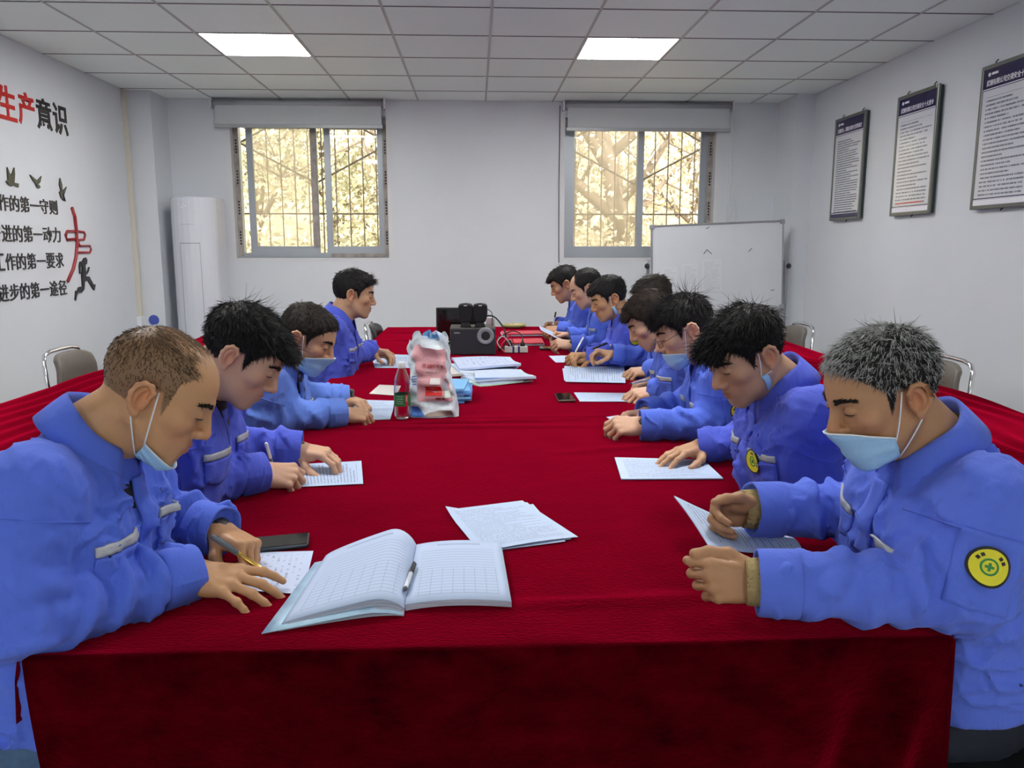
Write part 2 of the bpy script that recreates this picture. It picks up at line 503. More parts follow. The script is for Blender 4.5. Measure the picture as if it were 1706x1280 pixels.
# windows
def window(n, w, sashes, film_right):
    x0, x1, z0, z1 = w
    yo = YB + .085
    fr = MB(); t = .045
    fr.box(x0, x0 + t, yo, yo + .08, z0, z1); fr.box(x1 - t, x1, yo, yo + .08, z0, z1)
    fr.box(x0 + t, x1 - t, yo, yo + .08, z0, z0 + t); fr.box(x0 + t, x1 - t, yo, yo + .08, z1 - t, z1)
    o = struct(fr.build('window_%d' % n, M['alu']))
    # protective film strips left on the frame
    for (a, b, c, d) in film_right:
        MB().box(a, b, yo - .003, yo, c, d).build('frame_film', M['film'], o)
    for k in range(4):
        zz = z0 + .12 + k * .27
        for (a, b, c, d) in film_right[:2]:
            mm = MB()
            for q in range(5): mm.box((a + b) / 2 - .008, (a + b) / 2 + .008, yo - .0045, yo - .003, zz + q * .026, zz + q * .026 + .016)
            mm.build('film_print', M['ink'], o)
    for (a, b, dy, gm) in sashes:
        s = .055
        sb = MB(); y = yo + .02 + dy
        sb.box(a, a + s, y, y + .03, z0 + t, z1 - t); sb.box(b - s, b, y, y + .03, z0 + t, z1 - t)
        sb.box(a + s, b - s, y, y + .03, z0 + t, z0 + t + .06); sb.box(a + s, b - s, y, y + .03, z1 - t - .05, z1 - t)
        sb.build('sash', M['alu'], o)
        MB().box(a + s, b - s, y + .012, y + .017, z0 + t + .06, z1 - t - .05).build('pane', M[gm], o)
    # sill and reveal edges
    MB().box(x0 - .05, x1 + .05, YB - .006, YB + .085, z0 - .02, z0).build('window_sill', M['reveal'], o)
    MB().box(x0 - .045, x0, YB - .004, YB, z0, z1).build('reveal_edge', M['reveal'], o)
    MB().box(x1, x1 + .045, YB - .004, YB, z0, z1).build('reveal_edge', M['reveal'], o)
    return o
window(1, W1, [(-2.06, -1.43, 0.0, 'glass_dusty'), (-1.37, -.835, .032, 'glass')],
       [(W1[0], W1[0] + .045, 1.33, 2.5), (W1[1] - .045, W1[1], 1.33, 2.5), (-1.33, W1[1] - .045, W1[2] + .005, W1[2] + .04), (-1.485, -1.432, 1.42, 2.5)])
window(2, W2, [(.86, 1.56, 0.0, 'glass_dusty'), (1.50, 2.15, .032, 'glass')],
       [(W2[1] - .045, W2[1], 1.33, 2.5)])

def blind(x0, x1, zb, label):
    t = empty('roller_blind', ((x0 + x1) / 2, YB - .05, 2.69)); b = t.location
    t_ = lambda mb, n, m, **k: mb.build(n, M[m], t, base=b, **k)
    t_(MB().tube([(x0, YB - .05, 2.655), (x1, YB - .05, 2.655)], .030, 14), 'roller', 'blindrail', smooth=True)
    t_(MB().box(x0 + .03, x1 - .02, YB - .072, YB - .069, zb, 2.66), 'fabric', 'blind')
    t_(MB().box(x0 + .015, x1 - .01, YB - .080, YB - .062, zb - .03, zb), 'bottom_bar', 'blindrail', bevel=.003)
    for x in (x0 - .012, x1 + .002): t_(MB().box(x, x + .012, YB - .09, YB, 2.61, 2.695), 'bracket', 'white')
    tag(t, label, 'blind')
    return t, b
t, b = blind(-2.29, -0.80, 2.475, 'grey roller blind pulled partly down over the left window')
t, b = blind(0.80, 2.31, 2.465, 'grey roller blind pulled partly down over the window behind the whiteboard')
for dx, x2 in ((0, 2.285), (.02, 2.36)):
    pts = [(2.30 + dx * .3, YB - .09, 2.62), (2.30 + dx * 1.2, YB - .085, 2.3), (2.30 + dx * 2.4 + .0, YB - .08, 1.9), (x2, YB - .08, 1.2)]
    MB().tube(pts, .004, 5).build('pull_cord', M['cord'], t, base=b, smooth=True)
cw = MB().tube([(.765, YB - .012, 2.66), (.762, YB - .01, 1.9), (.768, YB - .01, 1.27)], .0035, 5).build('bead_chain', M['darkmetal'], smooth=True)
tag(cw, 'thin dark bead chain hanging on the wall left of the right window', 'chain')

# security grille outside each window
def grille(w, label):
    t = empty('window_grille', ((w[0] + w[1]) / 2, YB + .25, w[2])); b = t.location
    n = 11
    for i in range(n + 1):
        x = w[0] + (w[1] - w[0]) * i / n
        MB().tube([(x, YB + .25, w[2] - .05), (x, YB + .25, w[3] + .05)], .006, 6).build('bar', M['bar'], t, base=b)
    for z in (1.72, 2.62): MB().tube([(w[0] - .05, YB + .26, z), (w[1] + .05, YB + .26, z)], .008, 6).build('bar', M['bar'], t, base=b)
    xm = (w[0] + w[1]) / 2
    MB().tube([(w[0], YB + .27, 2.36), (xm, YB + .27, 2.0)], .009, 6).build('bar', M['bar'], t, base=b)
    MB().tube([(xm, YB + .27, 2.0), (w[1], YB + .27, 2.36)], .009, 6).build('bar', M['bar'], t, base=b)
    MB().tube([(w[0], YB + .275, 2.36), (w[0] + .45, YB + .275, 2.6)], .009, 6).build('bar', M['bar'], t, base=b)
    MB().tube([(w[1] - .45, YB + .275, 2.6), (w[1], YB + .275, 2.36)], .009, 6).build('bar', M['bar'], t, base=b)
    tag(t, label, 'grille')
grille(W1, 'thin dark security grille outside the left window')
grille(W2, 'thin dark security grille outside the right window')

# outdoors: ground, bank and trees behind the windows
M['ground'] = mat('dry_ground', (0.42, 0.36, 0.22), 0.95, noise=(2, 0.3))
M['bark'] = mat('tree_bark', (0.22, 0.17, 0.12), 0.9, bump=(20, 0.6, (1, 1, .2)))
def leaf_mat(name, c):
    m, nt, b = new_mat(name)
    set_in(b, color=c, rough=0.7)
    at_ = nt.nodes.new('ShaderNodeObjectInfo')
    tc = nt.nodes.new('ShaderNodeTexCoord'); n = nt.nodes.new('ShaderNodeTexNoise'); n.inputs['Scale'].default_value = 3.0
    nt.links.new(tc.outputs['Object'], n.inputs['Vector'])
    mx = nt.nodes.new('ShaderNodeMixRGB'); mx.inputs[1].default_value = tuple(v * .6 for v in c) + (1,); mx.inputs[2].default_value = tuple(min(1, v * 1.35) for v in c) + (1,)
    nt.links.new(n.outputs[0], mx.inputs[0]); nt.links.new(mx.outputs[0], b.inputs['Base Color'])
    return m
M['leaf_a'] = leaf_mat('leaf_olive', (0.56, 0.54, 0.34))
M['leaf_b'] = leaf_mat('leaf_yellow', (0.76, 0.70, 0.50))
M['leaf_c'] = leaf_mat('leaf_green', (0.46, 0.48, 0.30))
gr = struct(MB().box(-14, 14, YB + .35, 26, -.4, -.05).build('outdoor_ground', M['ground']))
G = [[(x, y, -.05 + max(0, (y - 10)) * .42 + .25 * math.sin(x * 1.3 + y)) for y in np.linspace(10, 18, 9)] for x in np.linspace(-12, 12, 25)]
bank = MB().grid(G).build('earth_bank', M['ground'], smooth=True); tag(bank, 'sunlit grassy earth bank behind the windows', 'bank', kind='structure')
def leaves(centres, radii, n, size, rng):
    c = np.array(centres)[rng.randint(0, len(centres), n)]
    rr = np.array(radii)
    d = rng.normal(size=(n, 3)); d /= np.linalg.norm(d, axis=1, keepdims=True)
    p = c + d * (rng.rand(n, 1) ** .5) * rr
    a = rng.normal(size=(n, 3)); a /= np.linalg.norm(a, axis=1, keepdims=True)
    b2 = np.cross(a, rng.normal(size=(n, 3))); b2 /= np.linalg.norm(b2, axis=1, keepdims=True)
    s = size * (.6 + .8 * rng.rand(n, 1))
    V = np.stack([p - a * s, p + b2 * s * .5, p + a * s, p - b2 * s * .5], 1).reshape(-1, 3)
    return V, np.arange(4 * n).reshape(-1, 4)
def tree(x, y, h, lean, leaf, nleaf, crown_r, label, seed, trunk_r=.11, crown_low=.35, size=.042, nbr=9):
    rng = np.random.RandomState(seed)
    t = empty('garden_tree', (x, y, 0)); tag(t, label, 'tree', 'trees outside the windows')
    tr = [np.array([x + lean * (i / 6) ** 1.2 + .06 * math.sin(i * 1.7 + seed), y + .05 * math.sin(i + seed), h * i / 6.0]) for i in range(7)]
    trunk = MB().tube(tr, [trunk_r * (1 - .75 * i / 6) for i in range(7)], 10).build('trunk', M['bark'], t, base=(x, y, 0), smooth=True)
    tips = []
    br = MB()
    for k in range(nbr):
        f = .3 + .65 * k / nbr
        i = f * 6; i0 = int(i); p = tr[i0] * (1 - i + i0) + tr[min(6, i0 + 1)] * (i - i0)
        an = k * 2.4 + seed; L = crown_r * (.9 - .4 * f) * (0.8 + .5 * rng.rand())
        q1 = p + np.array([math.cos(an) * L * .5, math.sin(an) * L * .35, L * .45]); q2 = p + np.array([math.cos(an) * L, math.sin(an) * L * .7, L * (.7 + .4 * rng.rand())])
        br.tube([p, q1, q2], [trunk_r * .45 * (1 - .5 * f), trunk_r * .28, .008], 6)
        tips += [q1, q2]
        for w in range(3):
            q3 = q2 + rng.normal(size=3) * .35 * crown_r * np.array([1, .7, .8]); br.tube([q1 * .5 + q2 * .5, q3], [.014, .005], 5); tips.append(q3)
    br.build('branches', M['bark'], t, base=(x, y, 0), smooth=True)
    if nleaf:
        V, F = leaves(tips, (crown_r * .42,) * 3, nleaf, size, rng)
        fo = np_object('foliage', V, F, M[leaf], t, base=(x, y, 0), smooth=False); tag(fo, kind='stuff')
    return t
tree(-2.9, 10.6, 4.2, .3, 'leaf_a', 6500, 1.15, 'dense olive tree on the left outside the left window', 3)
tree(-1.9, 11.4, 4.6, -.2, 'leaf_c', 6500, 1.25, 'tall green leafy tree in the middle outside the left window', 5)
tree(-1.05, 10.9, 3.0, .3, 'leaf_b', 5200, .9, 'low yellow green tree on the right outside the left window', 8)
tree(-.75, 9.9, 4.4, -.5, 'leaf_b', 250, 1.2, 'nearly bare forked tree outside the left window beside its right edge', 12, trunk_r=.06)
tree(2.0, 9.8, 3.9, -.85, 'leaf_b', 1500, 1.4, 'thick leaning bare-branched tree outside the right window', 21, trunk_r=.20, nbr=14)
tree(2.9, 11.0, 3.8, .1, 'leaf_b', 6500, 1.2, 'yellow autumn leaved tree on the right outside the right window', 23)
tree(1.3, 11.8, 3.6, .1, 'leaf_a', 3600, 1.1, 'pale olive tree behind the leaning trunk outside the right window', 27)
tree(3.7, 12.2, 4.6, -.2, 'leaf_b', 4200, 1.4, 'tall yellow tree at the far right outside the right window', 31)
tree(-3.9, 12.2, 5.0, .2, 'leaf_b', 4200, 1.4, 'tall yellow tree at the far left outside the left window', 35)
def bush(x, y, r, leaf, label, seed):
    rng = np.random.RandomState(seed)
    t = empty('garden_bush', (x, y, 0)); tag(t, label, 'bush', 'bushes outside the windows')
    st = MB(); tips = []
    for k in range(6):
        q = np.array([x + r * .6 * math.cos(k * 1.1), y + r * .4 * math.sin(k * 1.9), 1.0 + .5 * rng.rand()]); st.tube([(x, y, 0), q], [.02, .006], 5); tips += [q, q * .6 + np.array([x, y, .2]) * .4]
    st.build('stems', M['bark'], t, base=(x, y, 0))
    V, F = leaves(tips, (r, r * .6, .5), 2600, .05, rng)
    fo = np_object('foliage', V, F, M[leaf], t, base=(x, y, 0), smooth=False); tag(fo, kind='stuff')
bush(-2.6, 9.6, .7, 'leaf_b', 'yellow dry bush low outside the left window, left half', 41)
bush(-1.4, 9.7, .7, 'leaf_a', 'olive bush low outside the left window, right half', 43)
bush(1.4, 9.5, .7, 'leaf_b', 'yellow dry bush low outside the right window under the leaning trunk', 45)
bush(2.6, 9.7, .8, 'leaf_b', 'yellow dry bush low outside the right window behind the whiteboard', 47)

# cable trunking, switch box and sticker in the left corner
tr_ = MB().box(XL, XL + .03, 7.125, 7.165, .82, 2.70).build('cable_trunking', mat('trunking_plastic', (.66, .62, .52), .5), bevel=.003)
tag(tr_, 'cream plastic cable trunking running down the left corner', 'trunking')
sw = empty('socket_box', (XL, 7.15, .74)); tag(sw, 'white wall socket box at the foot of the cable trunking', 'socket')
MB().box(XL, XL + .045, 7.09, 7.175, .70, .82).build('cover', M['white'], sw, base=sw.location, bevel=.005)
MB().box(XL + .045, XL + .047, 7.11, 7.155, .715, .735).build('socket_slots', M['black'], sw, base=sw.location)
st = MB().lathe([(.045, 0), (.045, .002)], (-2.80, 7.179, .785), 20, axis='y').build('round_sticker', mat('sticker_blue', (.06, .09, .42), .4)); tag(st, 'round blue sticker on the corner pillar beside the socket box', 'sticker')

# floor-standing air conditioner
ac = empty('air_conditioner', (-2.41, 7.2, 0)); b = ac.location
tag(ac, 'tall white floor-standing air conditioner in the left corner', 'air conditioner')
prof = []
for i in range(13):
    a = math.pi * i / 12
    prof.append((-2.41 - .19 * math.cos(a), 7.21 - .14 * math.sin(a)))
prof += [(-2.22, 7.46), (-2.60, 7.46)]
MB().prism(prof, .06, 1.83, 'xy').build('casing', M['ac'], ac, base=b, bevel=.012)
MB().prism([(x * 1.0, y) for x, y in [(-2.61, 7.05), (-2.21, 7.05), (-2.21, 7.47), (-2.61, 7.47)]], 0, .06, 'xy').build('plinth', M['ac'], ac, base=b, bevel=.008)
def acface(x, z, off=.002): # front curve
    c = max(-1, min(1, (x + 2.41) / .19)); return 7.21 - .14 * math.sqrt(1 - c * c) - off
for (xa, xb) in ((-2.50, -2.497), (-2.335, -2.332)):
    MB().box(xa, xb, acface(xa, 0, .003), acface(xa, 0, 0) + .004, .3, 1.45).build('panel_seam', M['acline'], ac, base=b)
MB().slab([[(x, acface(x, 0), z) for z in (1.44, 1.448)] for x in np.linspace(-2.50, -2.332, 8)], (0, -.004, 0)).build('panel_seam', M['acline'], ac, base=b)
MB().slab([[(x, acface(x, 0), z) for z in (1.60, 1.603)] for x in np.linspace(-2.49, -2.37, 8)], (0, -.004, 0)).build('display_line', M['acline'], ac, base=b)
for k, (x, z) in enumerate([(-2.49, 1.77), (-2.46, 1.745), (-2.45, 1.765), (-2.43, 1.755), (-2.475, 1.74), (-2.40, 1.785)]):
    MB().lathe([(.005, 0), (.004, .002)], (x, acface(x, z), z), 10, axis='y').build('status_dot', M['white_ink'], ac, base=b)

# whiteboard on a stand
wbq = empty('whiteboard', (2.13, 7.0, 0)); b = wbq.location
tag(wbq, 'white magnetic whiteboard tilted on a wheeled metal stand under the right window', 'whiteboard')
Rm = Matrix.Rotation(math.radians(-2.4), 4, 'Y')
cz = Vector((2.09, 7.0, 1.24))
def wbpart(mb, name, m, **k):
    mb.v = [tuple(cz + (Rm @ Vector(p))) for p in mb.v]
    return mb.build(name, m, wbq, base=b, **k)
hw, hh = .565, .365
M['wbface'] = mat('whiteboard_enamel', (.66, .69, .73), .18, noise=(4, .02))
wbpart(MB().box(-hw, hw, -.006, .012, -hh, hh), 'board_face', M['wbface'])
for (a, b0, c, d) in [(-hw - .012, hw + .012, hh, hh + .014), (-hw - .012, hw + .012, -hh - .014, -hh), (-hw - .012, -hw, -hh, hh), (hw, hw + .012, -hh, hh)]:
    wbpart(MB().box(a, b0, -.014, .016, c, d), 'frame_bar', mat('wb_alu', (.36, .37, .38), .35, metal=.6), bevel=.003)
for (x, z) in ((-hw, hh), (hw, hh), (-hw, -hh), (hw, -hh)): wbpart(MB().box(x - .02, x + .02, -.018, .018, z - .02, z + .02), 'corner_cap', M['grey'], bevel=.006)
for x in (-hw - .035, hw + .035):
    MB().tube([(cz.x + x, 7.02, .06), (cz.x + x, 7.02, 1.30)], .014, 8).build('stand_post', M['grey'], wbq, base=b, smooth=True)
    MB().tube([(cz.x + x, 6.78, .05), (cz.x + x, 7.26, .05)], .014, 8).build('stand_foot', M['grey'], wbq, base=b, smooth=True)
    MB().lathe([(.02, 0), (.024, .012), (.012, .03)], (cz.x + x * 1.03, 6.985, 1.25), 12, axis='y').build('clamp_knob', M['darkmetal'], wbq, base=b)
MB().tube([(cz.x - hw - .035, 7.02, .35), (cz.x + hw + .035, 7.02, .35)], .012, 8).build('crossbar', M['grey'], wbq, base=b, smooth=True)
for (x, z, w_, h_, nm) in ((-.42, -.12, .13, .28, 'leftmost faint'), (-.24, -.10, .13, .28, 'middle faint'), (-.05, -.07, .17, .28, 'rightmost')):
    nu, nv = 3, 3
    Gp = [[Vector((x - w_ / 2 + w_ * i / 2, -.009 - .001 * j, z + h_ / 2 - h_ * j / 2)) for j in range(nv)] for i in range(nu)]
    Gp = [[tuple(cz + Rm @ p) for p in r] for r in Gp]
    o = MB().slab(Gp, (0, -.0015, 0)).build('pinned_sheet', M['print_board']); sheet_uv(o, nu, nv)
    tag(o, '%s printed sheet of three fixed to the whiteboard' % nm, 'paper', 'sheets on the whiteboard')
for (x0, z0, x1, z1) in ((-.12, .12, -.09, .155), (-.09, .155, -.05, .115), (.27, .12, .30, .15), (.47, -.22, .50, -.215), (-.10, .33, -.07, .345)):
    wbpart(MB().tube([(x0, -.008, z0), (x1, -.008, z1)], .0025, 4), 'marker_stroke', M['ink'])

# notice boards on the right wall
def notice(y0, y1, title, sub, pm, label, cut):
    t = empty('notice_board', (XR, (y0 + y1) / 2, 2.0)); b = t.location
    z0, z1 = 1.62, 2.41; f = .022; X = XR - .035
    MB().box(X + .006, XR - .002, y0 + .004, y1 - .004, z0 + .004, z1 - .004).build('backing', M['boardback'], t, base=b, bevel=.006)
    fr = MB()
    fr.box(X - .006, X + .012, y0, y0 + f, z0, z1); fr.box(X - .006, X + .012, y1 - f, y1, z0, z1)
    fr.box(X - .006, X + .012, y0 + f, y1 - f, z0, z0 + f); fr.box(X - .006, X + .012, y0 + f, y1 - f, z1 - f, z1)
    fr.build('frame', M['boardframe'], t, base=b, bevel=.004)
    hz = z1 - f - .115
    # reading direction on this wall is towards -y
    def pl(ya, yb, za, zb, off): return [[(X - off, ya + (yb - ya) * i / 1, za + (zb - za) * j) for j in (1, 0)] for i in (0, 1)]
    o = MB().slab(pl(y1 - f, y0 + f, z0 + f, hz, 0), (-.004, 0, 0)).build('printed_panel', M[pm], t, base=b); sheet_uv(o, 2, 2)
    MB().box(X - .001, X + .004, y0 + f, y1 - f, hz, z1 - f).build('title_band', M['navy'], t, base=b)
    MB().box(X - .0015, X, y0 + f, y1 - f, hz + .004, hz + .009).build('title_rule', M['white_ink'], t, base=b)
    MB().box(X - .0015, X, y0 + f, y1 - f, z0 + f + .035, z0 + f + .040).build('foot_rule', M['navy'], t, base=b)
    MB().box(X - .0015, X, y0 + f, y1 - f, z0 + f, z0 + f + .028).build('foot_band', M['navy'] if cut else M['white_ink'], t, base=b)
    wt = (y1 - y0) - 2 * f
    lettering('title', title, (X - .001, y1 - f - .03, hz + .022), (0, -1, 0), (0, 0, 1), (-1, 0, 0), (wt - .06), .034, M['white_ink'], t, .0012, .01, base=b)
    MB().lathe([(.011, 0), (.011, .002)], (0, 0, 0), 14, axis='x').build('logo_disc', M['white_ink'], t, loc=(X - .003 - b[0], y1 - f - .05 - b[1], z1 - f - .030 - b[2]))
    MB().box(X - .002, X, y1 - f - .125, y1 - f - .07, z1 - f - .035, z1 - f - .022).build('logo_word', M['white_ink'], t, base=b)
    if sub:
        MB().box(X - .0012, X, y0 + f + .08, y1 - f - .05, z0 + f + .055, z0 + f + .062).build('red_line', M['redink'], t, base=b)
    for y in (y0 + .09, y1 - .09):
        MB().tube([(XR - .004, y, z1 - .005), (XR - .02, y, z1 + .012), (XR - .006, y, z1 + .026)], .004, 6).build('hook', M['darkmetal'], t, base=b)
    MB().tube([(XR - .004, (y0 + y1) / 2, z0 + .005), (XR - .02, (y0 + y1) / 2, z0 - .012)], .004, 6).build('hook', M['darkmetal'], t, base=b)
    tag(t, label, 'notice board', 'framed rule boards on the right wall')
notice(6.09, 6.60, '交通安全，道路交通安全管理规定', False, 'board_print_dense', 'framed rule board with dense small text, nearest the window wall', True)
notice(5.13, 5.63, '武钢有限公司交通安全十大禁令', True, 'board_print', 'framed rule board with a red bottom line, middle of the three', False)
notice(4.19, 4.70, '武钢有限公司交通安全十大禁令', False, 'board_print', 'framed rule board cut by the right edge of the picture', False)

# raised lettering and figures on the left wall
def wall_line(chars, y0, y1, z0, z1, mats, label, bold=.009):
    t = empty('wall_lettering', (XL, y0, z0)); n = len(chars); adv = (y1 - y0) / n
    for i, ch in enumerate(chars):
        h = z1 - z0; w = adv * .9; zz = z0
        if ch == '一': h, zz = (z1 - z0) * .11, z0 + (z1 - z0) * .45
        lettering('character', ch, (XL, y0 + adv * i + adv * .05, zz), (0, 1, 0), (0, 0, 1), (1, 0, 0), w, h, mats[i], t, .005, bold, base=t.location)
    tag(t, label, 'lettering', 'raised slogan lettering on the left wall')
ink, red = M['ink'], M['redink']
wall_line('生产意识', 5.30, 6.18, 2.19, 2.40, [red, red, ink, ink], 'large raised slogan characters, two red and two black, high on the left wall', .020)
wall_line('工作的第一守则', 5.08, 5.92, 1.63, 1.73, [ink] * 7, 'topmost of four rows of black slogan characters, under the birds')
wall_line('奋进的第一动力', 5.08, 5.93, 1.44, 1.545, [ink] * 7, 'second row of black slogan characters from the top')
wall_line('工作的第一要求', 5.09, 5.94, 1.265, 1.37, [ink] * 7, 'third row of black slogan characters from the top')
wall_line('进步的第一途径', 5.10, 5.95, 1.075, 1.18, [ink] * 7, 'lowest of four rows of black slogan characters')
def wall_shape(name, polys, m, label, cat, d=.01):
    mb = MB()
    for p in polys: mb.prism(p, XL + .001, XL + d, 'yz')
    o = mb.build(name, M[m]); tag(o, label, cat, 'raised figures on the left wall'); return o
def wpoly(pts): return [tuple(onx(x, y, XL)[1:]) for x, y in pts]
S1 = 170 / 1088.0
def zp(pts, oy): return [(x * S1, oy + y * S1) for x, y in pts]
birds = [([(65,1015),(88,1075),(112,1105),(140,1020),(145,1090),(140,1180),(185,1190),(185,1230),(140,1205),(110,1220),(80,1200),(52,1165),(75,1150)], 'bird with both wings raised, leftmost of the three wall birds'),
         ([(308,1095),(350,1130),(385,1160),(430,1110),(415,1180),(395,1195),(420,1225),(405,1243),(385,1230),(372,1195),(340,1155)], 'gliding bird, middle of the three wall birds'),
         ([(630,1130),(650,1200),(655,1275),(700,1225),(680,1290),(662,1330),(665,1370),(690,1380),(668,1365),(640,1340),(622,1280),(640,1265),(622,1200)], 'diving bird, rightmost of the three wall birds, above the red swoosh')]
for p, l in birds: wall_shape('wall_bird', [wpoly(zp(p, 120))], 'olive', 'dark olive ' + l, 'wall figure')
def stroke(pts, r):
    P = [onx(*q, XL + .006) for q in zp(pts, 320)]
    return MB().tube(P, r, 6)
sm = MB()
for pts, r in (([(765,165),(795,260),(812,400),(820,560),(808,700),(780,820),(720,955)], .013), ([(820,420),(895,425),(908,460),(895,510),(840,512),(835,540),(850,575),(960,575),(972,610),(960,645),(820,645)], .008), ([(820,420),(715,420),(700,460),(715,510),(820,500)], .010)):
    P = [onx(*q, XL + .006) for q in zp(pts, 320)]; sm.tube(P, r, 6)
o = sm.build('wall_emblem', M['darkred'], smooth=True); tag(o, 'dark red brush-line flag emblem on the left wall beside the slogan rows', 'wall figure')
wall_shape('wall_runner', [wpoly(zp([(885,705),(905,697),(920,725),(915,770),(900,775),(900,800),(905,840),(920,860),(938,800),(945,800),(935,845),(918,878),(905,870),(905,900),(940,900),(985,985),(1008,985),(998,1050),(985,1040),(930,945),(895,950),(888,1040),(860,1075),(820,1075),(808,1110),(800,1160),(790,1150),(797,1055),(815,1050),(830,1015),(868,1005),(862,900),(868,800),(855,770),(848,800),(848,850),(852,875),(840,870),(835,790),(842,745),(870,735)], 320))], 'ink', 'black running man silhouette under the red emblem', 'wall figure')

# ================================================================== TABLES AND CLOTHS
TX0, TX1, TY0, TY1, TZ = -0.735, 0.80, 1.25, 6.82, 0.75
M['wood'] = mat('table_board', (.30, .22, .14), .5)
def table(x0, x1, y0, y1, label):
    t = empty('folding_table', ((x0 + x1) / 2, (y0 + y1) / 2, 0)); b = t.location
    MB().box(x0 + .02, x1 - .02, y0 + .02, y1 - .02, .70, .738).build('table_top', M['wood'], t, base=b)
    n = 4
    for i in range(n):
        for x in (x0 + .08, x1 - .08):
            y = y0 + .12 + (y1 - y0 - .24) * i / (n - 1)
            MB().tube([(x, y, 0), (x, y, .70)], .016, 8).build('leg', M['darkmetal'], t, base=b)
    tag(t, label, 'table')
table(TX0, TX1, TY0, TY1, 'long meeting table in the middle, hidden under its red velvet cloth')
table(-2.02, -1.42, 1.0, 6.7, 'side table along the left wall, hidden under its red cloth')
table(1.57, 2.17, 1.0, 6.7, 'side table along the right wall, hidden under its red cloth')

def nz3(x, y, s):
    return (math.sin(x * 1.7 + y * .9 + s) + math.sin(x * -.8 + y * 1.9 + s * 2.1) + .6 * math.sin(x * 3.1 + y * 2.7 + s * 1.3)) / 2.6
def cloth(x0, x1, y0, y1, label, front, side, creases, seed, crumple, nx=90, ny=260, far=.5):
    mb = MB(); r = .010
    # rows along y: front drop, top, far drop
    rows = []
    for k in range(22): rows.append(('f', front * (1 - k / 22.0)))
    for k in range(5): rows.append(('fr', (k + .5) / 5))
    for k in range(ny + 1): rows.append(('t', k / ny))
    for k in range(5): rows.append(('br', (k + .5) / 5))
    for k in range(1, 9): rows.append(('b', far * k / 8))
    def top_z(x, y):
        z = TZ + .0014 * nz3(x * 7, y * 5, seed)
        for (cx, cy, an, L, w, h) in creases:
            dx, dy = x - cx, y - cy
            a = dx * math.cos(an) + dy * math.sin(an); q = -dx * math.sin(an) + dy * math.cos(an) + .012 * math.sin(a * 4 + cx)
            e = max(0, 1 - (a / L) ** 2)
            z += h * e * math.exp(-(q / w) ** 2)
        if crumple:
            q = x * 62 + 3.2 * math.sin(y * 2.1 + seed) + 1.5 * math.sin(y * 5.3 + x * 4)
            z += crumple * (.5 + .5 * math.sin(q)) * (.55 + .45 * math.sin(y * 2.7 + x * 6 + seed))
        return z
    G = []
    for i in range(nx + 1):
        x = x0 + (x1 - x0) * i / nx
        col = []
        for kind, s in rows:
            if kind == 'f':
                d = s; am = min(1, d / .25)
                xr = (x - x1)
                fold = .006 * math.sin(x * 23 + 1.2 * math.sin(x * 7)) + .004 * math.sin(x * 51)
                # one soft fold running down and inwards from the right corner
                cx = x1 - .03 - d * .30
                fold += -.030 * math.exp(-((x - cx) / .035) ** 2) * min(1, d / .1) + .02 * math.exp(-((x - cx + .07) / .04) ** 2) * min(1, d / .1)
                xx = x
                if x < x0 + .25: xx = x + (1 - (x - x0) / .25) * (.10 * (d / .75) ** 1.6)
                col.append((xx, y0 - .003 + fold * am, TZ - r - d))
            elif kind == 'fr':
                a = s * math.pi / 2; col.append((x, y0 + r - r * math.cos(a) - .003, TZ - r + r * math.sin(a)))
            elif kind == 't':
                y = y0 + r + (y1 - y0 - 2 * r) * s; col.append((x, y, top_z(x, y)))
            elif kind == 'br':
                a = s * math.pi / 2; col.append((x, y1 - r + r * math.sin(a), TZ - r + r * math.cos(a)))
            else:
                col.append((x, y1 + .008 * math.sin(x * 20), TZ - r - s))
        G.append(col)
    mb.grid(G)
    # side drops
    for sx, xe in ((-1, x0), (1, x1)):
        S = []
        for k in range(ny + 1):
            y = y0 + (y1 - y0) * k / ny
            w = side * (1 + .06 * math.sin(y * 3 + seed))
            if sx > 0: w += (front - side) * math.exp(-((y - y0) / .035) ** 2)
            col = [(xe, y, top_z(xe, min(max(y, y0 + r), y1 - r)))]
            for a in (.35, .8, 1.2, 1.57): col.append((xe + sx * r * math.sin(a), y, TZ - r + r * math.cos(a)))
            for q in (.3, .6, 1.0): col.append((xe + sx * (r + .010 * q * math.sin(y * 17 + 2 * math.sin(y * 5)) + .004), y, TZ - r - w * q))
            S.append(col)
        mb.grid(S, flip=sx > 0)
    o = mb.build('tablecloth', M['velvet'], smooth=True)
    tag(o, label, 'tablecloth')
    return o
cloth(TX0, TX1, TY0, TY1, 'dark red velvet tablecloth covering the long middle meeting table', .735, .115,
      [(.02, 3.02, .12, .45, .012, .010), (-.05, 2.93, .02, .6, .018, .007), (.35, 3.1, .05, .5, .014, .006), (.28, 1.42, .10, .32, .016, .007), (.5, 2.6, .3, .3, .02, .004), (-.3, 5.8, .03, .4, .02, .012), (-.45, 6.3, -.02, .3, .02, .012), (0, 5.9, .02, .5, .02, .005)], 1.0, 0.0)
cloth(-2.02, -1.42, 1.0, 6.7, 'crumpled red velvet cloth over the side table along the left wall', .70, .30, [], 2.0, .022, nx=60, ny=200)
cloth(1.57, 2.17, 1.0, 6.7, 'crumpled red velvet cloth over the side table along the right wall', .70, .30, [], 4.0, .022, nx=60, ny=200)

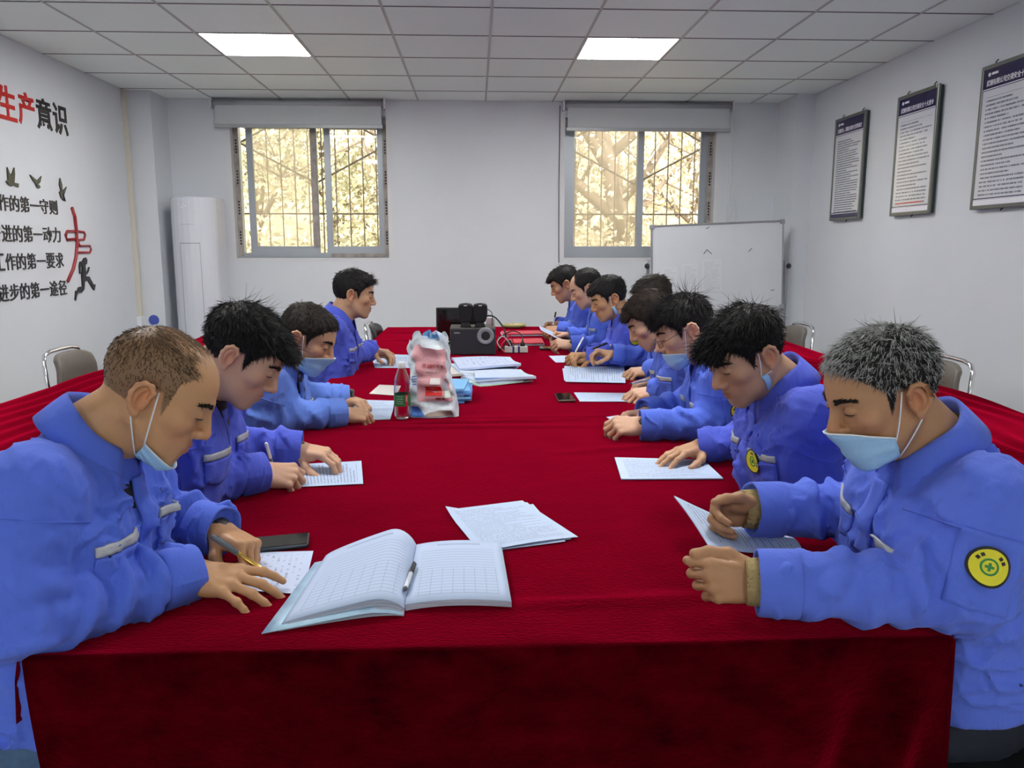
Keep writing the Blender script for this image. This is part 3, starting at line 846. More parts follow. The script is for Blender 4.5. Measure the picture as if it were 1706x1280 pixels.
# ================================================================== CHAIRS
def make_chair(lm):
    t = empty('office_chair')
    MB().box(-.22, .22, -.20, .22, .40, .46).build('seat', M[lm], t, bevel=.025, seg=3)
    # padded back: curved slab
    G = []
    for i in range(11):
        x = -.222 + .444 * i / 10
        G.append([(x * (1 - .10 * (j / 8) ** 3), -.235 - .05 * (j / 8) + .035 * (x / .2) ** 2 + .008 * math.cos(j), .50 + .315 * j / 8 - .03 * (abs(x) / .222) ** 4 * (j / 8) ** 2) for j in range(9)])
    MB().slab(G, (0, -.035, 0)).build('backrest', M[lm], t, bevel=.012, seg=3, smooth=True)
    for s in (-1, 1):
        MB().tube([(s * .235, .20, .40), (s * .235, .21, .0)], .012, 8).build('leg', M['chrome'], t, smooth=True)
        MB().tube([(s * .235, -.17, .40), (s * .235, -.24, .0)], .012, 8).build('leg', M['chrome'], t, smooth=True)
        MB().tube([(s * .235, .22, .405), (s * .235, -.19, .405)], .012, 8).build('seat_rail', M['chrome'], t, smooth=True)
    pts = [(-.235, -.17, .40), (-.238, -.235, .50), (-.232, -.265, .66), (-.215, -.283, .78), (-.185, -.288, .815), (-.12, -.296, .826), (0, -.30, .828), (.12, -.296, .826), (.185, -.288, .815), (.215, -.283, .78), (.232, -.265, .66), (.238, -.235, .50), (.235, -.17, .40)]
    MB().tube(pts, .012, 8).build('back_frame', M['chrome'], t, smooth=True)
    return t
chair_proto = {'leather': make_chair('leather'), 'leather_dark': make_chair('leather_dark')}
chair_used = {'leather': False, 'leather_dark': False}
def place_chair(kind, x, y, rz, label, group):
    o = chair_proto[kind] if not chair_used[kind] else copy_tree(chair_proto[kind])
    chair_used[kind] = True
    o.location = (x, y, 0); o.rotation_euler = (0, 0, rz)
    tag(o, label, 'chair', group)
    return o
FACE_R, FACE_L = -math.pi / 2, math.pi / 2          # chair facing +x / -x

# ================================================================== THINGS ON THE TABLE
def paper(name, corners, material, label, cat='paper', group=None, z=TZ + .004, curl=None, n=7, th=.0006, parent=None, world=False):
    c = [np.array(q, float) if world else onz(q[0], q[1], z) for q in corners]
    G = np.zeros((n, n, 3))
    for i in range(n):
        for j in range(n):
            u, v = i / (n - 1), j / (n - 1)
            G[i, j] = c[0] * (1-u) * (1-v) + c[1] * u * (1-v) + c[2] * u * v + c[3] * (1-u) * v
            if curl: G[i, j, 2] += curl(u, v)
    o = MB().slab(G, (0, 0, th)).build(name, material, parent, smooth=False, fix=True)
    sheet_uv(o, n, n)
    if label: tag(o, label, cat, group)
    return o
PG = 'papers on the red table'
pc = lambda u, v: .004 * math.sin(u * 3) * v + .010 * max(0, .12 - u) / .12 * max(0, .25 - v) / .25
paper('paper_sheet', [(770, 856), (888, 840), (942, 902), (806, 920)], M['print_fine'], 'printed sheet at the bottom of the fanned stack above the open book', 'paper', PG, TZ + .0035)
paper('paper_sheet', [(752, 853), (878, 837), (952, 898), (802, 920)], M['print_fine'], 'printed sheet in the middle of the fanned stack above the open book', 'paper', PG, TZ + .0045)
paper('paper_sheet', [(742, 850), (870, 834), (963, 895), (800, 920)], M['print_fine'], 'topmost printed sheet of the fanned stack above the open book', 'paper', PG, TZ + .0055, pc)
slip = paper('paper_slip', [(522, 918), (505, 990), (382, 982), (405, 921)], M['print_sparse'], 'small printed slip under the pen hand of the balding man', 'paper', PG)
paper('paper_sheet', [(605, 806), (602, 768), (452, 776), (462, 813)], M['print'], 'printed sheet under the hands of the second man on the left', 'paper', PG)
paper('paper_sheet', [(1035, 798), (1205, 797), (1172, 766), (1024, 762)], M['print'], 'stapled printed sheets under the flat hand of the man with a dangling mask', 'paper', PG, th=.003, z=TZ + .006)
paper('paper_sheet', [(1052, 669), (966, 669), (956, 654), (1050, 655)], M['print'], 'printed sheet beside the brown phone on the right side', 'paper', PG)
paper('paper_sheet', [(940, 610), (942, 636), (1042, 638), (1040, 611)], M['print'], 'large printed sheet facing the bowed man on the right', 'paper', PG, TZ + .008)
paper('paper_sheet', [(937, 614), (940, 634), (970, 634), (968, 612)], M['print_sparse'], 'sheet peeking out left under the large printed sheet on the right', 'paper', PG, TZ + .0035)
paper('paper_sheet', [(914, 593), (926, 604), (985, 603), (970, 592)], M['print_sparse'], 'printed sheet under the hands of the man with the mask hanging at his ear', 'paper', PG)
paper('paper_sheet', [(632, 641), (615, 656), (660, 659), (668, 643)], M['paper_warm'], 'blank cream sheet left of the water bottle', 'paper', PG)
paper('paper_sheet', [(620, 598), (624, 613), (690, 613), (690, 600)], M['print'], 'printed sheet under the hands of the farthest man on the left', 'paper', PG, curl=lambda u, v: .03 * max(0, .25 - u) / .25)
paper('paper_sheet', [(1010, 695), (1022, 702), (1045, 700), (1030, 692)], M['print_sparse'], 'corner of folded paper under the clasped hands of the man in glasses', 'paper', PG)
# booklet in front of the masked man
bk = empty('booklet', onz(620, 685, TZ)); tag(bk, 'thin open booklet in front of the masked man on the left', 'booklet')
o = paper('page', [(580, 700), (650, 698), (655, 681), (585, 681)], M['print'], None, parent=None, z=TZ + .006, th=.003); o.parent = bk; o.matrix_parent_inverse = Matrix.Translation(-bk.location)
o = paper('page', [(585, 681), (655, 681), (658, 668), (590, 666)], M['print'], None, parent=None, z=TZ + .008, th=.004, curl=lambda u, v: .012 * math.sin(v * 3.1)); o.parent = bk; o.matrix_parent_inverse = Matrix.Translation(-bk.location)

# open logbook
book = empty('open_logbook', (-.135, 1.55, TZ)); bb = book.location
tag(book, 'thick open logbook with tables on its pages lying at the front of the table', 'book')
def book_left(s, y, off=0.0, lift=1.0):
    x = -.133 - .185 * s - .02 * (1 - (y - 1.38) / .33) * s
    z = TZ + .008 + off + lift * (.056 * (math.sin(min(1, s * 3.2) * math.pi / 2) ** .8) * (1 - s) ** .75 * (.55 + .45 * (y - 1.38) / .33))
    return (x, y + .02 * s * (1 - s), z)
ysb = np.linspace(1.385, 1.70, 9)
G = [[book_left(s, y - .05 * s) for y in ysb] for s in np.linspace(0, 1, 22)]
M['page_edge'] = mat('page_edges', (.46, .50, .60), .8, bump=(220, .5, (.02, .02, 1)))
def table_page(name):
    m, nt, b = new_mat(name)
    set_in(b, rough=.7)
    uv = nt.nodes.new('ShaderNodeUVMap'); uv.uv_map = 'UVMap'
    sp = nt.nodes.new('ShaderNodeSeparateXYZ'); nt.links.new(uv.outputs[0], sp.inputs[0])
    def mth(op, a, bb_=None):
        n = nt.nodes.new('ShaderNodeMath'); n.operation = op
        for i, q in enumerate((a, bb_)):
            if q is None: continue
            if hasattr(q, 'links'): nt.links.new(q, n.inputs[i])
            else: n.inputs[i].default_value = q
        return n.outputs[0]
    u, v = sp.outputs[0], sp.outputs[1]
    gu = mth('LESS_THAN', mth('FRACT', mth('MULTIPLY', u, 9.0)), .06)
    low = mth('LESS_THAN', v, .50)
    gv = mth('LESS_THAN', mth('FRACT', mth('MULTIPLY', v, 22.0)), .18)
    g = mth('MAXIMUM', mth('MULTIPLY', gu, low), gv)
    bx = mth('MULTIPLY', mth('MULTIPLY', mth('GREATER_THAN', u, .08), mth('LESS_THAN', u, .90)), mth('MULTIPLY', mth('GREATER_THAN', v, .09), mth('LESS_THAN', v, .86)))
    ti = mth('MULTIPLY', mth('MULTIPLY', mth('GREATER_THAN', u, .25), mth('LESS_THAN', u, .75)), mth('MULTIPLY', mth('GREATER_THAN', v, .91), mth('LESS_THAN', v, .94)))
    k = mth('MAXIMUM', mth('MULTIPLY', g, bx), ti)
    mx = nt.nodes.new('ShaderNodeMixRGB'); mx.inputs[1].default_value = (.48, .58, .77, 1); mx.inputs[2].default_value = (.34, .42, .58, 1)
    nt.links.new(k, mx.inputs[0]); nt.links.new(mx.outputs[0], b.inputs['Base Color'])
    return m
M['page_table'] = table_page('logbook_page')
o = MB().slab(G, (0, 0, .002)).build('left_page', M['page_table'], book, base=bb, smooth=True); sheet_uv(o, 22, 9)
for k in range(5):
    f = 1 - .16 * (k + 1)
    G2 = [[book_left(s, y - .05 * s, -.002 - .001 * k, f) for y in ysb[:6] - .004 * k] for s in np.linspace(0, 1, 16)]
    MB().slab(G2, (0, 0, .0012)).build('page_layer', M['page_edge'], book, base=bb, smooth=True)
G3 = [[(-.133 - .205 * s - .03 * (1 - (y - 1.38) / .33) * s, y - .06 * s - .008, TZ + .004 + .03 * math.sin(min(1, s * 3) * 1.57) * (1 - s) * .6) for y in np.linspace(1.375, 1.69, 7)] for s in np.linspace(0, 1, 10)]
M['cover_sky'] = mat('logbook_cover', (.45, .66, .88), .35, noise=(14, .25))
MB().slab(G3, (0, 0, .0015)).build('cover', M['cover_sky'], book, base=bb, smooth=True)
G4 = [[(-.133 + .183 * s + .010 * s * (1 - (y - 1.39) / .31), y - .002 * s, TZ + .016 + .005 * math.sin(s * 3.1) - .004 * (1 - s) ** 6) for y in np.linspace(1.392, 1.695, 7)] for s in np.linspace(0, 1, 14)]
o = MB().slab(G4, (0, 0, .0015)).build('right_page', M['page_table'], book, base=bb, smooth=True); sheet_uv(o, 14, 7)
G5 = [[(p[0] + .001, p[1] - .001, p[2] - .0016) for p in col] for col in G4]
MB().slab(G5, (0, 0, .010)).build('page_block', M['page_edge'], book, base=bb)
def pen(p0, p1, r, mats, label, clip=True):
    p0, p1 = np.array(p0, float), np.array(p1, float); d = p1 - p0; L = np.linalg.norm(d)
    t = empty('pen', p0); b = t.location
    P = lambda f: p0 + d * f
    MB().tube([P(0), P(.03), P(.10)], [.0008, r * .5, r], 8).build('tip', mats[0], t, base=b, smooth=True)
    MB().tube([P(.10), P(.14), P(.62)], [r, r * 1.05, r], 10).build('barrel', mats[1], t, base=b, smooth=True)
    MB().tube([P(.62), P(.63), P(.97), P(1)], [r, r * 1.1, r * 1.08, r * .7], 10).build('cap', mats[2], t, base=b, smooth=True)
    if clip:
        s = np.cross(d / L, [0, 0, 1.0]); s = np.cross(s, d / L) * (r * 1.5); MB().tube([P(.96) + s * .7, P(.95) + s, P(.70) + s], r * .25, 5).build('clip', mats[2], t, base=b)
    tag(t, label, 'pen'); return t
M['clearplastic'] = mat('clear_pen_barrel', (.72, .75, .80), .2)
pen((-.137, 1.43, TZ + .021), (-.128, 1.565, TZ + .021), .0045, (M['black'], M['clearplastic'], M['black']), 'clear and black ball pen lying in the gutter of the open logbook')

# phones
def phone(c, z, th, mback, label):
    P = [onz(x, y, z) for x, y in c]
    t = empty('phone', sum(P) / 4 + np.array([0, 0, -th / 2])); b = t.location
    def quad(s, z0, z1):
        m = sum(P) / 4; Q = [m + (p - m) * s for p in P]
        return MB().prism([(q[0], q[1]) for q in Q], z0, z1, 'xy')
    quad(1, z - th, z).build('case', mback, t, base=b, bevel=.003)
    quad(.955, z - .0005, z + .0008).build('screen', M['screen'], t, base=b, bevel=.0004)
    tag(t, label, 'phone')
phone([(408, 897), (516, 887), (514, 906), (398, 917)], TZ + .014, .010, M['darkmetal'], 'black phone lying behind the balding man writing')
phone([(924, 655), (950, 655), (959, 666), (930, 667)], TZ + .013, .009, mat('brown_phone', (.16, .10, .07), .3, metal=.4), 'small brown phone beside the printed sheet on the right')
phone([(898, 577), (938, 576), (941, 580), (900, 581)], TZ + .013, .009, M['black'], 'black phone lying far on the right side of the table')

# water bottle
bt = empty('water_bottle', (-.285, 3.075, TZ + .004)); b = tuple(bt.location)
def plastic():
    m = bpy.data.materials.new('clear_bottle'); m.use_nodes = True; nt = m.node_tree; nt.nodes.clear()
    out = nt.nodes.new('ShaderNodeOutputMaterial'); tr = nt.nodes.new('ShaderNodeBsdfTransparent'); tr.inputs[0].default_value = (.93, .93, .95, 1)
    gl = nt.nodes.new('ShaderNodeBsdfGlossy'); gl.inputs['Roughness'].default_value = .08
    tc = nt.nodes.new('ShaderNodeTexCoord'); n = nt.nodes.new('ShaderNodeTexNoise'); n.inputs['Scale'].default_value = 60; nt.links.new(tc.outputs['Object'], n.inputs['Vector'])
    bp = nt.nodes.new('ShaderNodeBump'); bp.inputs['Strength'].default_value = .6; nt.links.new(n.outputs[0], bp.inputs['Height']); nt.links.new(bp.outputs[0], gl.inputs['Normal'])
    lw = nt.nodes.new('ShaderNodeLayerWeight'); lw.inputs[0].default_value = .45; nt.links.new(bp.outputs[0], lw.inputs['Normal'])
    mx = nt.nodes.new('ShaderNodeMixShader'); nt.links.new(lw.outputs['Facing'], mx.inputs[0]); nt.links.new(tr.outputs[0], mx.inputs[1]); nt.links.new(gl.outputs[0], mx.inputs[2])
    nt.links.new(mx.outputs[0], out.inputs[0]); return m
M['bottle'] = plastic()
MB().lathe([(.026, 0), (.030, .006), (.0315, .02), (.030, .035), (.0315, .05), (.0315, .115), (.030, .125), (.031, .135), (.027, .16), (.016, .19), (.0135, .196), (.0135, .205)], (0, 0, 0), 28).build('bottle_body', M['bottle'], bt, smooth=True)
MB().lathe([(.0145, .196), (.0150, .198), (.0150, .216), (.0135, .219)], (0, 0, 0), 24).build('cap', mat('bottle_cap', (.72, .74, .74), .4), bt, smooth=True)
MB().lathe([(.0319, .052), (.0319, .098)], (0, 0, 0), 28, cap=False).build('label_band', mat('label_green', (.015, .16, .05), .4), bt, smooth=True)
def arc_patch(r, a0, a1, z0, z1, m, nm, n=8):
    G = [[(r * math.cos(a), r * math.sin(a), z) for z in (z0, z1)] for a in np.linspace(a0, a1, n)]
    MB().grid(G).build(nm, m, bt)
arc_patch(.0322, -1.15, -.75, .052, .098, mat('label_red', (.50, .02, .04), .4), 'label_red_panel')
arc_patch(.0324, -1.05, -.85, .070, .092, mat('label_face', (.55, .35, .26), .5), 'label_portrait')
for k in range(4): arc_patch(.0322, -2.2, -1.4, .062 + .009 * k, .064 + .009 * k, mat('label_text', (.45, .6, .45), .5) if k == 0 else bpy.data.materials['label_text'], 'label_text')
arc_patch(.0322, -2.4, -.7, .098, .101, M['ink'], 'label_edge')
tag(bt, 'clear plastic water bottle with green label beside the pink bag', 'bottle')

# plastic shopping bag
bag = empty('plastic_bag', (-.155, 3.13, TZ + .004)); b = tuple(bag.location)
M['bagwhite'] = mat('bag_plastic', (.66, .74, .78), .35, noise=(18, .12), bump=(26, .6))
M['bagpink'] = mat('bag_print_pink', (.66, .34, .36), .4, noise=(12, .08), bump=(22, .6))
M['bagblue'] = mat('bag_print_blue', (.06, .18, .55), .35, bump=(30, .5))
M['bagbrown'] = mat('bag_print_brown', (.36, .28, .24), .4, bump=(30, .5))
def bagp(u, v, off=0.0):
    """u: 0..1 round the bag (0.5 = middle of the front), v: height 0..1"""
    a = 2 * math.pi * (u - .5) - math.pi / 2
    w = .098 - .026 * v + .004 * math.sin(v * 9); d = .045 * (1 - .55 * v) + .004
    e = .55
    c, s = math.cos(a), math.sin(a)
    x = math.copysign(abs(c) ** e, c) * (w + off); y = math.copysign(abs(s) ** e, s) * (d + off)
    cr = .0035 * (math.sin(u * 47 + v * 13) + math.sin(v * 31 - u * 19) + math.sin(u * 23 + v * 41))
    z = .285 * v + (.014 * math.sin(u * 14 + 1) + .012 * math.sin(u * 31)) * (v ** 4) + (.02 * (c < -.2) * v ** 6)
    z += .03 * v ** 5 * (1 if c > 0 else -.2) * abs(c)
    return (x - .012 - .02 * v + cr * .6 * (v + .2), y + .02 * v + cr, z)
G = [[bagp(i / 56.0, j / 30.0) for j in range(31)] for i in range(57)]
MB().grid(G).build('bag_skin', M['bagwhite'], bag, smooth=True)
def bagpatch(poly_u, v0, v1, m, nm, off=.0025, n=14):
    G = []
    for i in range(n + 1):
        f = i / n; col = []
        for j in range(n + 1):
            v = v0 + (v1 - v0) * j / n; ul, ur = poly_u(v)
            col.append(bagp(ul + (ur - ul) * f, v, off))
        G.append(col)
    MB().grid(G, flip=True).build(nm, m, bag, smooth=True)
bagpatch(lambda v: (.455 - .055 * v, .622 - .02 * v), .22, .90, M['bagpink'], 'pink_print')
bagpatch(lambda v: (.37, .45 + .3 * (.14 - v)), .015, .15, M['bagblue'], 'blue_print')
bagpatch(lambda v: (.47 + .5 * (v - .02), .60), .02, .10, M['bagbrown'], 'brown_print')
for k in range(4): bagpatch(lambda v: (.375, .425), .44 + .035 * k, .452 + .035 * k, M['bluecover2'], 'blue_text_line', .004, 4)
for (ua, ub, va, vb, m) in ((.485, .535, .30, .42, 'redink'), (.545, .585, .36, .50, 'acline'), (.555, .60, .27, .36, 'greencover'), (.50, .535, .45, .53, 'paper_warm'), (.505, .525, .24, .27, 'darkred'), (.53, .55, .24, .27, 'darkred')):
    bagpatch(lambda v, a=ua, c=ub: (a, c), va, vb, M[m], 'printed_picture', .004, 5)
def bag_text(body, u0, u1, v, h, m):
    n = len(body)
    for i, ch in enumerate(body):
        if ch == ' ': continue
        ua = u0 + (u1 - u0) * i / n
        p0 = np.array(bagp(ua, v, .005)); p1 = np.array(bagp(ua + (u1 - u0) / n * .8, v, .005)); p2 = np.array(bagp(ua, v + h, .005))
        U = p1 - p0; Vv = p2 - p0; w = np.linalg.norm(U); hh_ = np.linalg.norm(Vv); U /= w; Vv /= hh_
        lettering('character', ch, p0 + np.array([0, -.002, 0]), U, Vv, np.cross(U, Vv), w, hh_, m, bag, .001, .01)
bag_text('用家水 暖心', .475, .60, .66, .045, M['darkred'])
for k in range(6): bagpatch(lambda v, a=.495 + k * .017: (a, a + .011), .60, .615, M['bagbrown'], 'small_text', .004, 3)
# crumpled stuff poking out of the bag
for k, (x, y, z, s, m) in enumerate([(-.03, .03, .29, .045, 'bluecover'), (-.055, .03, .285, .04, 'paper'), (.0, .035, .31, .035, 'paper'), (.02, .04, .295, .03, 'greencover')]):
    rng = np.random.RandomState(60 + k)
    G = [[(x + s * (i / 4 - .5) * 1.6 + rng.normal() * .004, y + rng.normal() * .008, z - .05 + s * 2.0 * j / 4 * (1 - .5 * abs(i / 4 - .5)) + rng.normal() * .005) for j in range(5)] for i in range(5)]
    MB().slab(G, (0, -.0012, 0)).build('crumpled_wrapper', M[m], bag)
tag(bag, 'crumpled pink and white plastic bag standing beside the water bottle', 'bag')

# blue booklets behind the bag
for k in range(7):
    m = M['bluecover'] if k in (6, 5, 2) else (M['bluecover2'] if k in (0, 1, 4) else M['paper'])
    o = MB().box(-.085 + .004 * (k % 3) , .0 + .012 * ((k * 2) % 3) - .004, -.13, .14 - .01 * (k % 2), 0, .0085).build('blue_booklet', m, loc=(-.02 - .02, 3.50 + .01 * (k % 2), TZ + .004 + .009 * k))
    o.rotation_euler = (0, 0, math.radians(-4 + 3 * (k % 3)))
    tag(o, ['lowest', 'second lowest', 'third lowest', 'middle', 'third from the top', 'second from the top', 'topmost'][k] + ' blue booklet of the small stack behind the pink bag', 'booklet', 'blue booklets in a stack')

# pile of documents in front of the speaker
docs = [([(762, 634), (800, 641), (888, 636), (870, 628)], .006, 'greencover', 'pale green folder at the bottom of the document pile'),
        ([(768, 628), (800, 637), (872, 634), (862, 618)], .014, 'paper', 'white folder low in the document pile by the speaker'),
        ([(790, 618), (792, 631), (893, 629), (868, 616)], .030, 'paper', 'white report with blue spine edge on top right of the document pile'),
        ([(745, 606), (775, 624), (840, 622), (868, 605)], .024, 'paper', 'white booklet in the middle of the document pile'),
        ([(752, 596), (765, 612), (868, 608), (850, 595)], .040, 'print_sparse', 'topmost loose printed pages of the document pile'),
        ([(745, 610), (748, 622), (790, 624), (770, 612)], .018, 'paper_warm', 'pinkish sheet at the left edge of the document pile')]
for c, h, m, l in docs:
    o = paper('document', c, M[m], l, 'document', 'documents piled in front of the speaker', TZ + .004 + h, th=.012 if h > .012 else .006, n=5, curl=lambda u, v: .006 * math.sin(u * 5 + v * 3))
q = [onz(792, 632, TZ + .03), onz(893, 630, TZ + .03)]
MB().tube([tuple(q[0]), tuple(q[1])], .006, 6).build('blue_spine_strip', M['bluecover2']); tag(bpy.data.objects['blue_spine_strip'], 'blue spine strip along the front of the top right report', 'strip')

# red folders
for c, l in (([(835, 552), (838, 557), (905, 556), (898, 551)], 'far red document folder behind the power strip'), ([(848, 565), (850, 572), (906, 572), (902, 564)], 'near red document folder behind the power strip')):
    P = [onz(x, y, TZ + .022) for x, y in c]
    t = empty('red_folder', sum(P) / 4 - np.array([0, 0, .018])); b = t.location
    MB().prism([(p[0], p[1]) for p in P], TZ + .016, TZ + .024, 'xy').build('cover', M['redfolder'], t, base=b, bevel=.001)
    m_ = sum(P) / 4
    MB().prism([tuple((m_ + (p - m_) * np.array([1.04, .98, 1]))[:2]) for p in P], TZ + .005, TZ + .016, 'xy').build('pages', M['paper'], t, base=b)
    tag(t, l, 'folder', 'red document folders')
# olive yellow dish far on the table
c = onz(856, 547, TZ)
dish = empty('dish', c); tag(dish, 'shallow olive yellow dish at the far end of the table', 'dish')
MB().lathe([(.04, .004), (.09, .012), (.105, .032), (.10, .034), (.085, .018), (.03, .010)], (0, 0, 0), 26).build('bowl', mat('dish_olive', (.42, .40, .16), .5), dish, smooth=True)
MB().lathe([(.07, .02), (.055, .036), (.02, .044)], (0, 0, 0), 20).build('contents', mat('dish_contents', (.55, .48, .26), .7, noise=(30, .3)), dish, smooth=True)
c = onz(817, 547, TZ); cup = empty('paper_cup', (c[0], c[1], TZ + .004)); tag(cup, 'white paper cup behind the small desktop speakers', 'cup')
MB().lathe([(.028, 0), (.036, .085), (.037, .087), (.034, .084), (.027, .005)], (0, 0, 0), 22).build('cup_wall', M['white'], cup, smooth=True)

# loudspeaker box (bass unit)
SY = 4.96
x0, x1 = ony(750, 590, SY)[0], ony(826, 590, SY)[0]; zt = ony(790, 547, SY)[2]
sub = empty('bass_speaker', ((x0 + x1) / 2, SY + .1, TZ + .004)); b = sub.location
tag(sub, 'black bass speaker box with silver port ring on the middle table', 'speaker')
MB().box(x0, x1, SY + .006, SY + .26, TZ + .004, zt).build('cabinet', mat('cabinet_wood', (.09, .08, .07), .5), sub, base=b, bevel=.003)
MB().box(x0 + .004, x1 - .004, SY, SY + .007, TZ + .006, zt - .006).build('front_panel', M['charcoal'], sub, base=b, bevel=.002)
pcx = ony(809, 560, SY)
MB().lathe([(.053, 0), (.053, .008), (.046, .014), (.032, .006), (.026, .002)], (pcx[0], SY, pcx[2]), 32, axis='y', cap=False).build('port_ring', M['grey'], sub, base=b, smooth=True)
MB().lathe([(.028, .0015), (.027, .003), (.006, .0035)], (pcx[0], SY, pcx[2]), 24, axis='y').build('port_hole', M['black'], sub, base=b)
c = ony(757, 556, SY); lettering('logo_word', 'Edifier', (c[0], SY - .0005, c[2]), (1, 0, 0), (0, 0, 1), (0, -1, 0), .036, .009, M['white_ink'], sub, .0008, .005, base=b)
def satellite(px, label):
    c = ony(px, 522, SY + .05); x, z = c[0], c[2]
    t = empty('desktop_speaker', (x, SY + .08, zt)); b = t.location
    def shield(s, dz=0):
        pts = []
        for (a, h) in [(-.034, .055), (-.044, .047), (-.046, .02), (-.044, -.02), (-.034, -.050), (-.024, -.058), (.024, -.058), (.034, -.050), (.044, -.02), (.046, .02), (.044, .047), (.034, .055), (.0, .060)]:
            pts.append((x + a * s, z + h * s + dz))
        return pts
    MB().prism(shield(1), SY + .05, SY + .13, 'xz').build('housing', M['black'], t, base=b, bevel=.006)
    MB().prism(shield(.9), SY + .043, SY + .052, 'xz').build('grille', M['blackcloth'], t, base=b, bevel=.003)
    MB().box(x - .010, x + .010, SY + .0425, SY + .044, z + .044, z + .050).build('badge', M['white_ink'], t, base=b)
    MB().prism([(x - .020, z - .055), (x + .020, z - .055), (x + .034, zt + .001), (x - .034, zt + .001)], SY + .055, SY + .12, 'xz').build('foot', M['black'], t, base=b, bevel=.003)
    tag(t, label, 'speaker', 'small desktop speakers')
satellite(775.5, 'left small black desktop speaker standing on the bass speaker')
satellite(800, 'right small black desktop speaker standing on the bass speaker')
# monitor seen behind
MY = 5.30
xa, xb = ony(727, 560, MY)[0], ony(800, 560, MY)[0]; zt2 = ony(727, 513, MY)[2]
mon = empty('monitor', ((xa + xb) / 2, MY, TZ + .004)); b = mon.location
MB().box(xa, xb, MY, MY + .03, TZ + .03, zt2).build('panel', M['black'], mon, base=b, bevel=.005)
MB().box(xa + .012, xb - .012, MY - .002, MY, TZ + .05, zt2 - .012).build('screen', M['screen'], mon, base=b)
MB().box((xa + xb) / 2 - .1, (xa + xb) / 2 + .1, MY - .06, MY + .12, TZ + .004, TZ + .014).build('stand', M['black'], mon, base=b, bevel=.003)
MB().box((xa + xb) / 2 - .03, (xa + xb) / 2 + .03, MY + .03, MY + .05, TZ + .01, TZ + .15).build('stand_neck', M['black'], mon, base=b)
tag(mon, 'black monitor standing behind the bass speaker', 'monitor')
# power strip
c0, c1 = onz(838, 589, TZ), onz(879, 588, TZ)
ps = empty('power_strip', (c0 + c1) / 2); b = ps.location
X0, X1, Y0 = c0[0], c1[0], c0[1]
MB().box(X0, X1, Y0, Y0 + .055, TZ + .004, TZ + .042).build('housing', mat('strip_plastic', (.66, .64, .58), .4), ps, base=b, bevel=.004)
for f in (.38, .60): MB().box(X0 + (X1 - X0) * f, X0 + (X1 - X0) * f + .012, Y0 - .001, Y0 + .056, TZ + .0045, TZ + .0425).build('navy_stripe', mat('strip_navy', (.02, .03, .16), .4), ps, base=b)
for f in (.30, .80):
    x = X0 + (X1 - X0) * f
    MB().lathe([(.016, 0), (.015, .018), (.007, .03), (.005, .04)], (x, Y0 + .028, TZ + .042), 12).build('plug', M['black'], ps, base=b, smooth=True)
tag(ps, 'cream power strip with navy stripes and black plugs', 'power strip')
def cable(pts, r, m, label):
    P = [np.array(p, float) for p in pts]; out = []
    for i in range(len(P) - 1):
        p0, p1, p2, p3 = P[max(i-1, 0)], P[i], P[i+1], P[min(i+2, len(P)-1)]
        for k in range(8):
            t = k / 8
            out.append(.5 * ((2*p1) + (-p0+p2)*t + (2*p0-5*p1+4*p2-p3)*t*t + (-p0+3*p1-3*p2+p3)*t**3))
    out.append(P[-1])
    o = MB().tube(out, r, 6).build('cable', m, smooth=True); tag(o, label, 'cable', 'cables beside the speaker')
e = X1 - X0
cable([(x1 - .06, SY + .2, zt + .06), (x1 + .0, SY + .2, zt + .05), (x1 + .055, SY + .15, zt - .02), (x1 + .065, SY + .13, TZ + .06), (x1 + .02, SY + .14, TZ + .01)], .005, M['black'], 'thick black cable arching from the small speakers down to the table')
cable([(X0 + e * .8, Y0 + .028, TZ + .08), (X0 + e * .7, Y0 + .06, TZ + .12), (X0 + e * .35, Y0 + .09, TZ + .13), (x1 + .03, SY + .2, TZ + .08), (x1 + .02, SY + .2, TZ + .01)], .0035, M['black'], 'thin black cable looping up from the right plug')
cable([(X0 + e * .3, Y0 + .028, TZ + .08), (X0 + .01, Y0 + .0, TZ + .06), (x1 + .05, SY + .06, TZ + .02), (x1 + .015, SY + .08, TZ + .05), (x1 + .02, SY + .15, TZ + .1)], .004, M['black'], 'black cable curling from the left plug to the speaker')
cable([(X0, Y0 + .02, TZ + .02), (x1 + .06, SY + .0, TZ + .012), (x1 + .03, SY + .03, TZ + .05), (x1 + .07, SY + .1, TZ + .09), (X0 + .05, Y0 + .1, TZ + .1), (X0 + .09, Y0 + .12, TZ + .01)], .0035, M['redfolder'], 'dark red cable tangled between speaker and power strip')
cable([(X0 + .01, Y0 + .04, TZ + .02), (x1 + .04, SY + .03, TZ + .03), (x1 + .01, SY + .02, TZ + .08), (x1 + .05, SY + .05, TZ + .11), (x1 + .10, SY + .12, TZ + .03), (x1 + .04, SY + .25, TZ + .01)], .0035, M['cord'], 'white cable tangled beside the speaker')
cable([(x1 - .05, SY + .1, zt + .11), (x1 - .02, SY + .13, zt + .08), (x1 - .018, SY + .12, zt - .0), (x1 + .006, SY + .1, TZ + .02)], .0025, M['black'], 'thin black wire hanging behind the right small speaker')

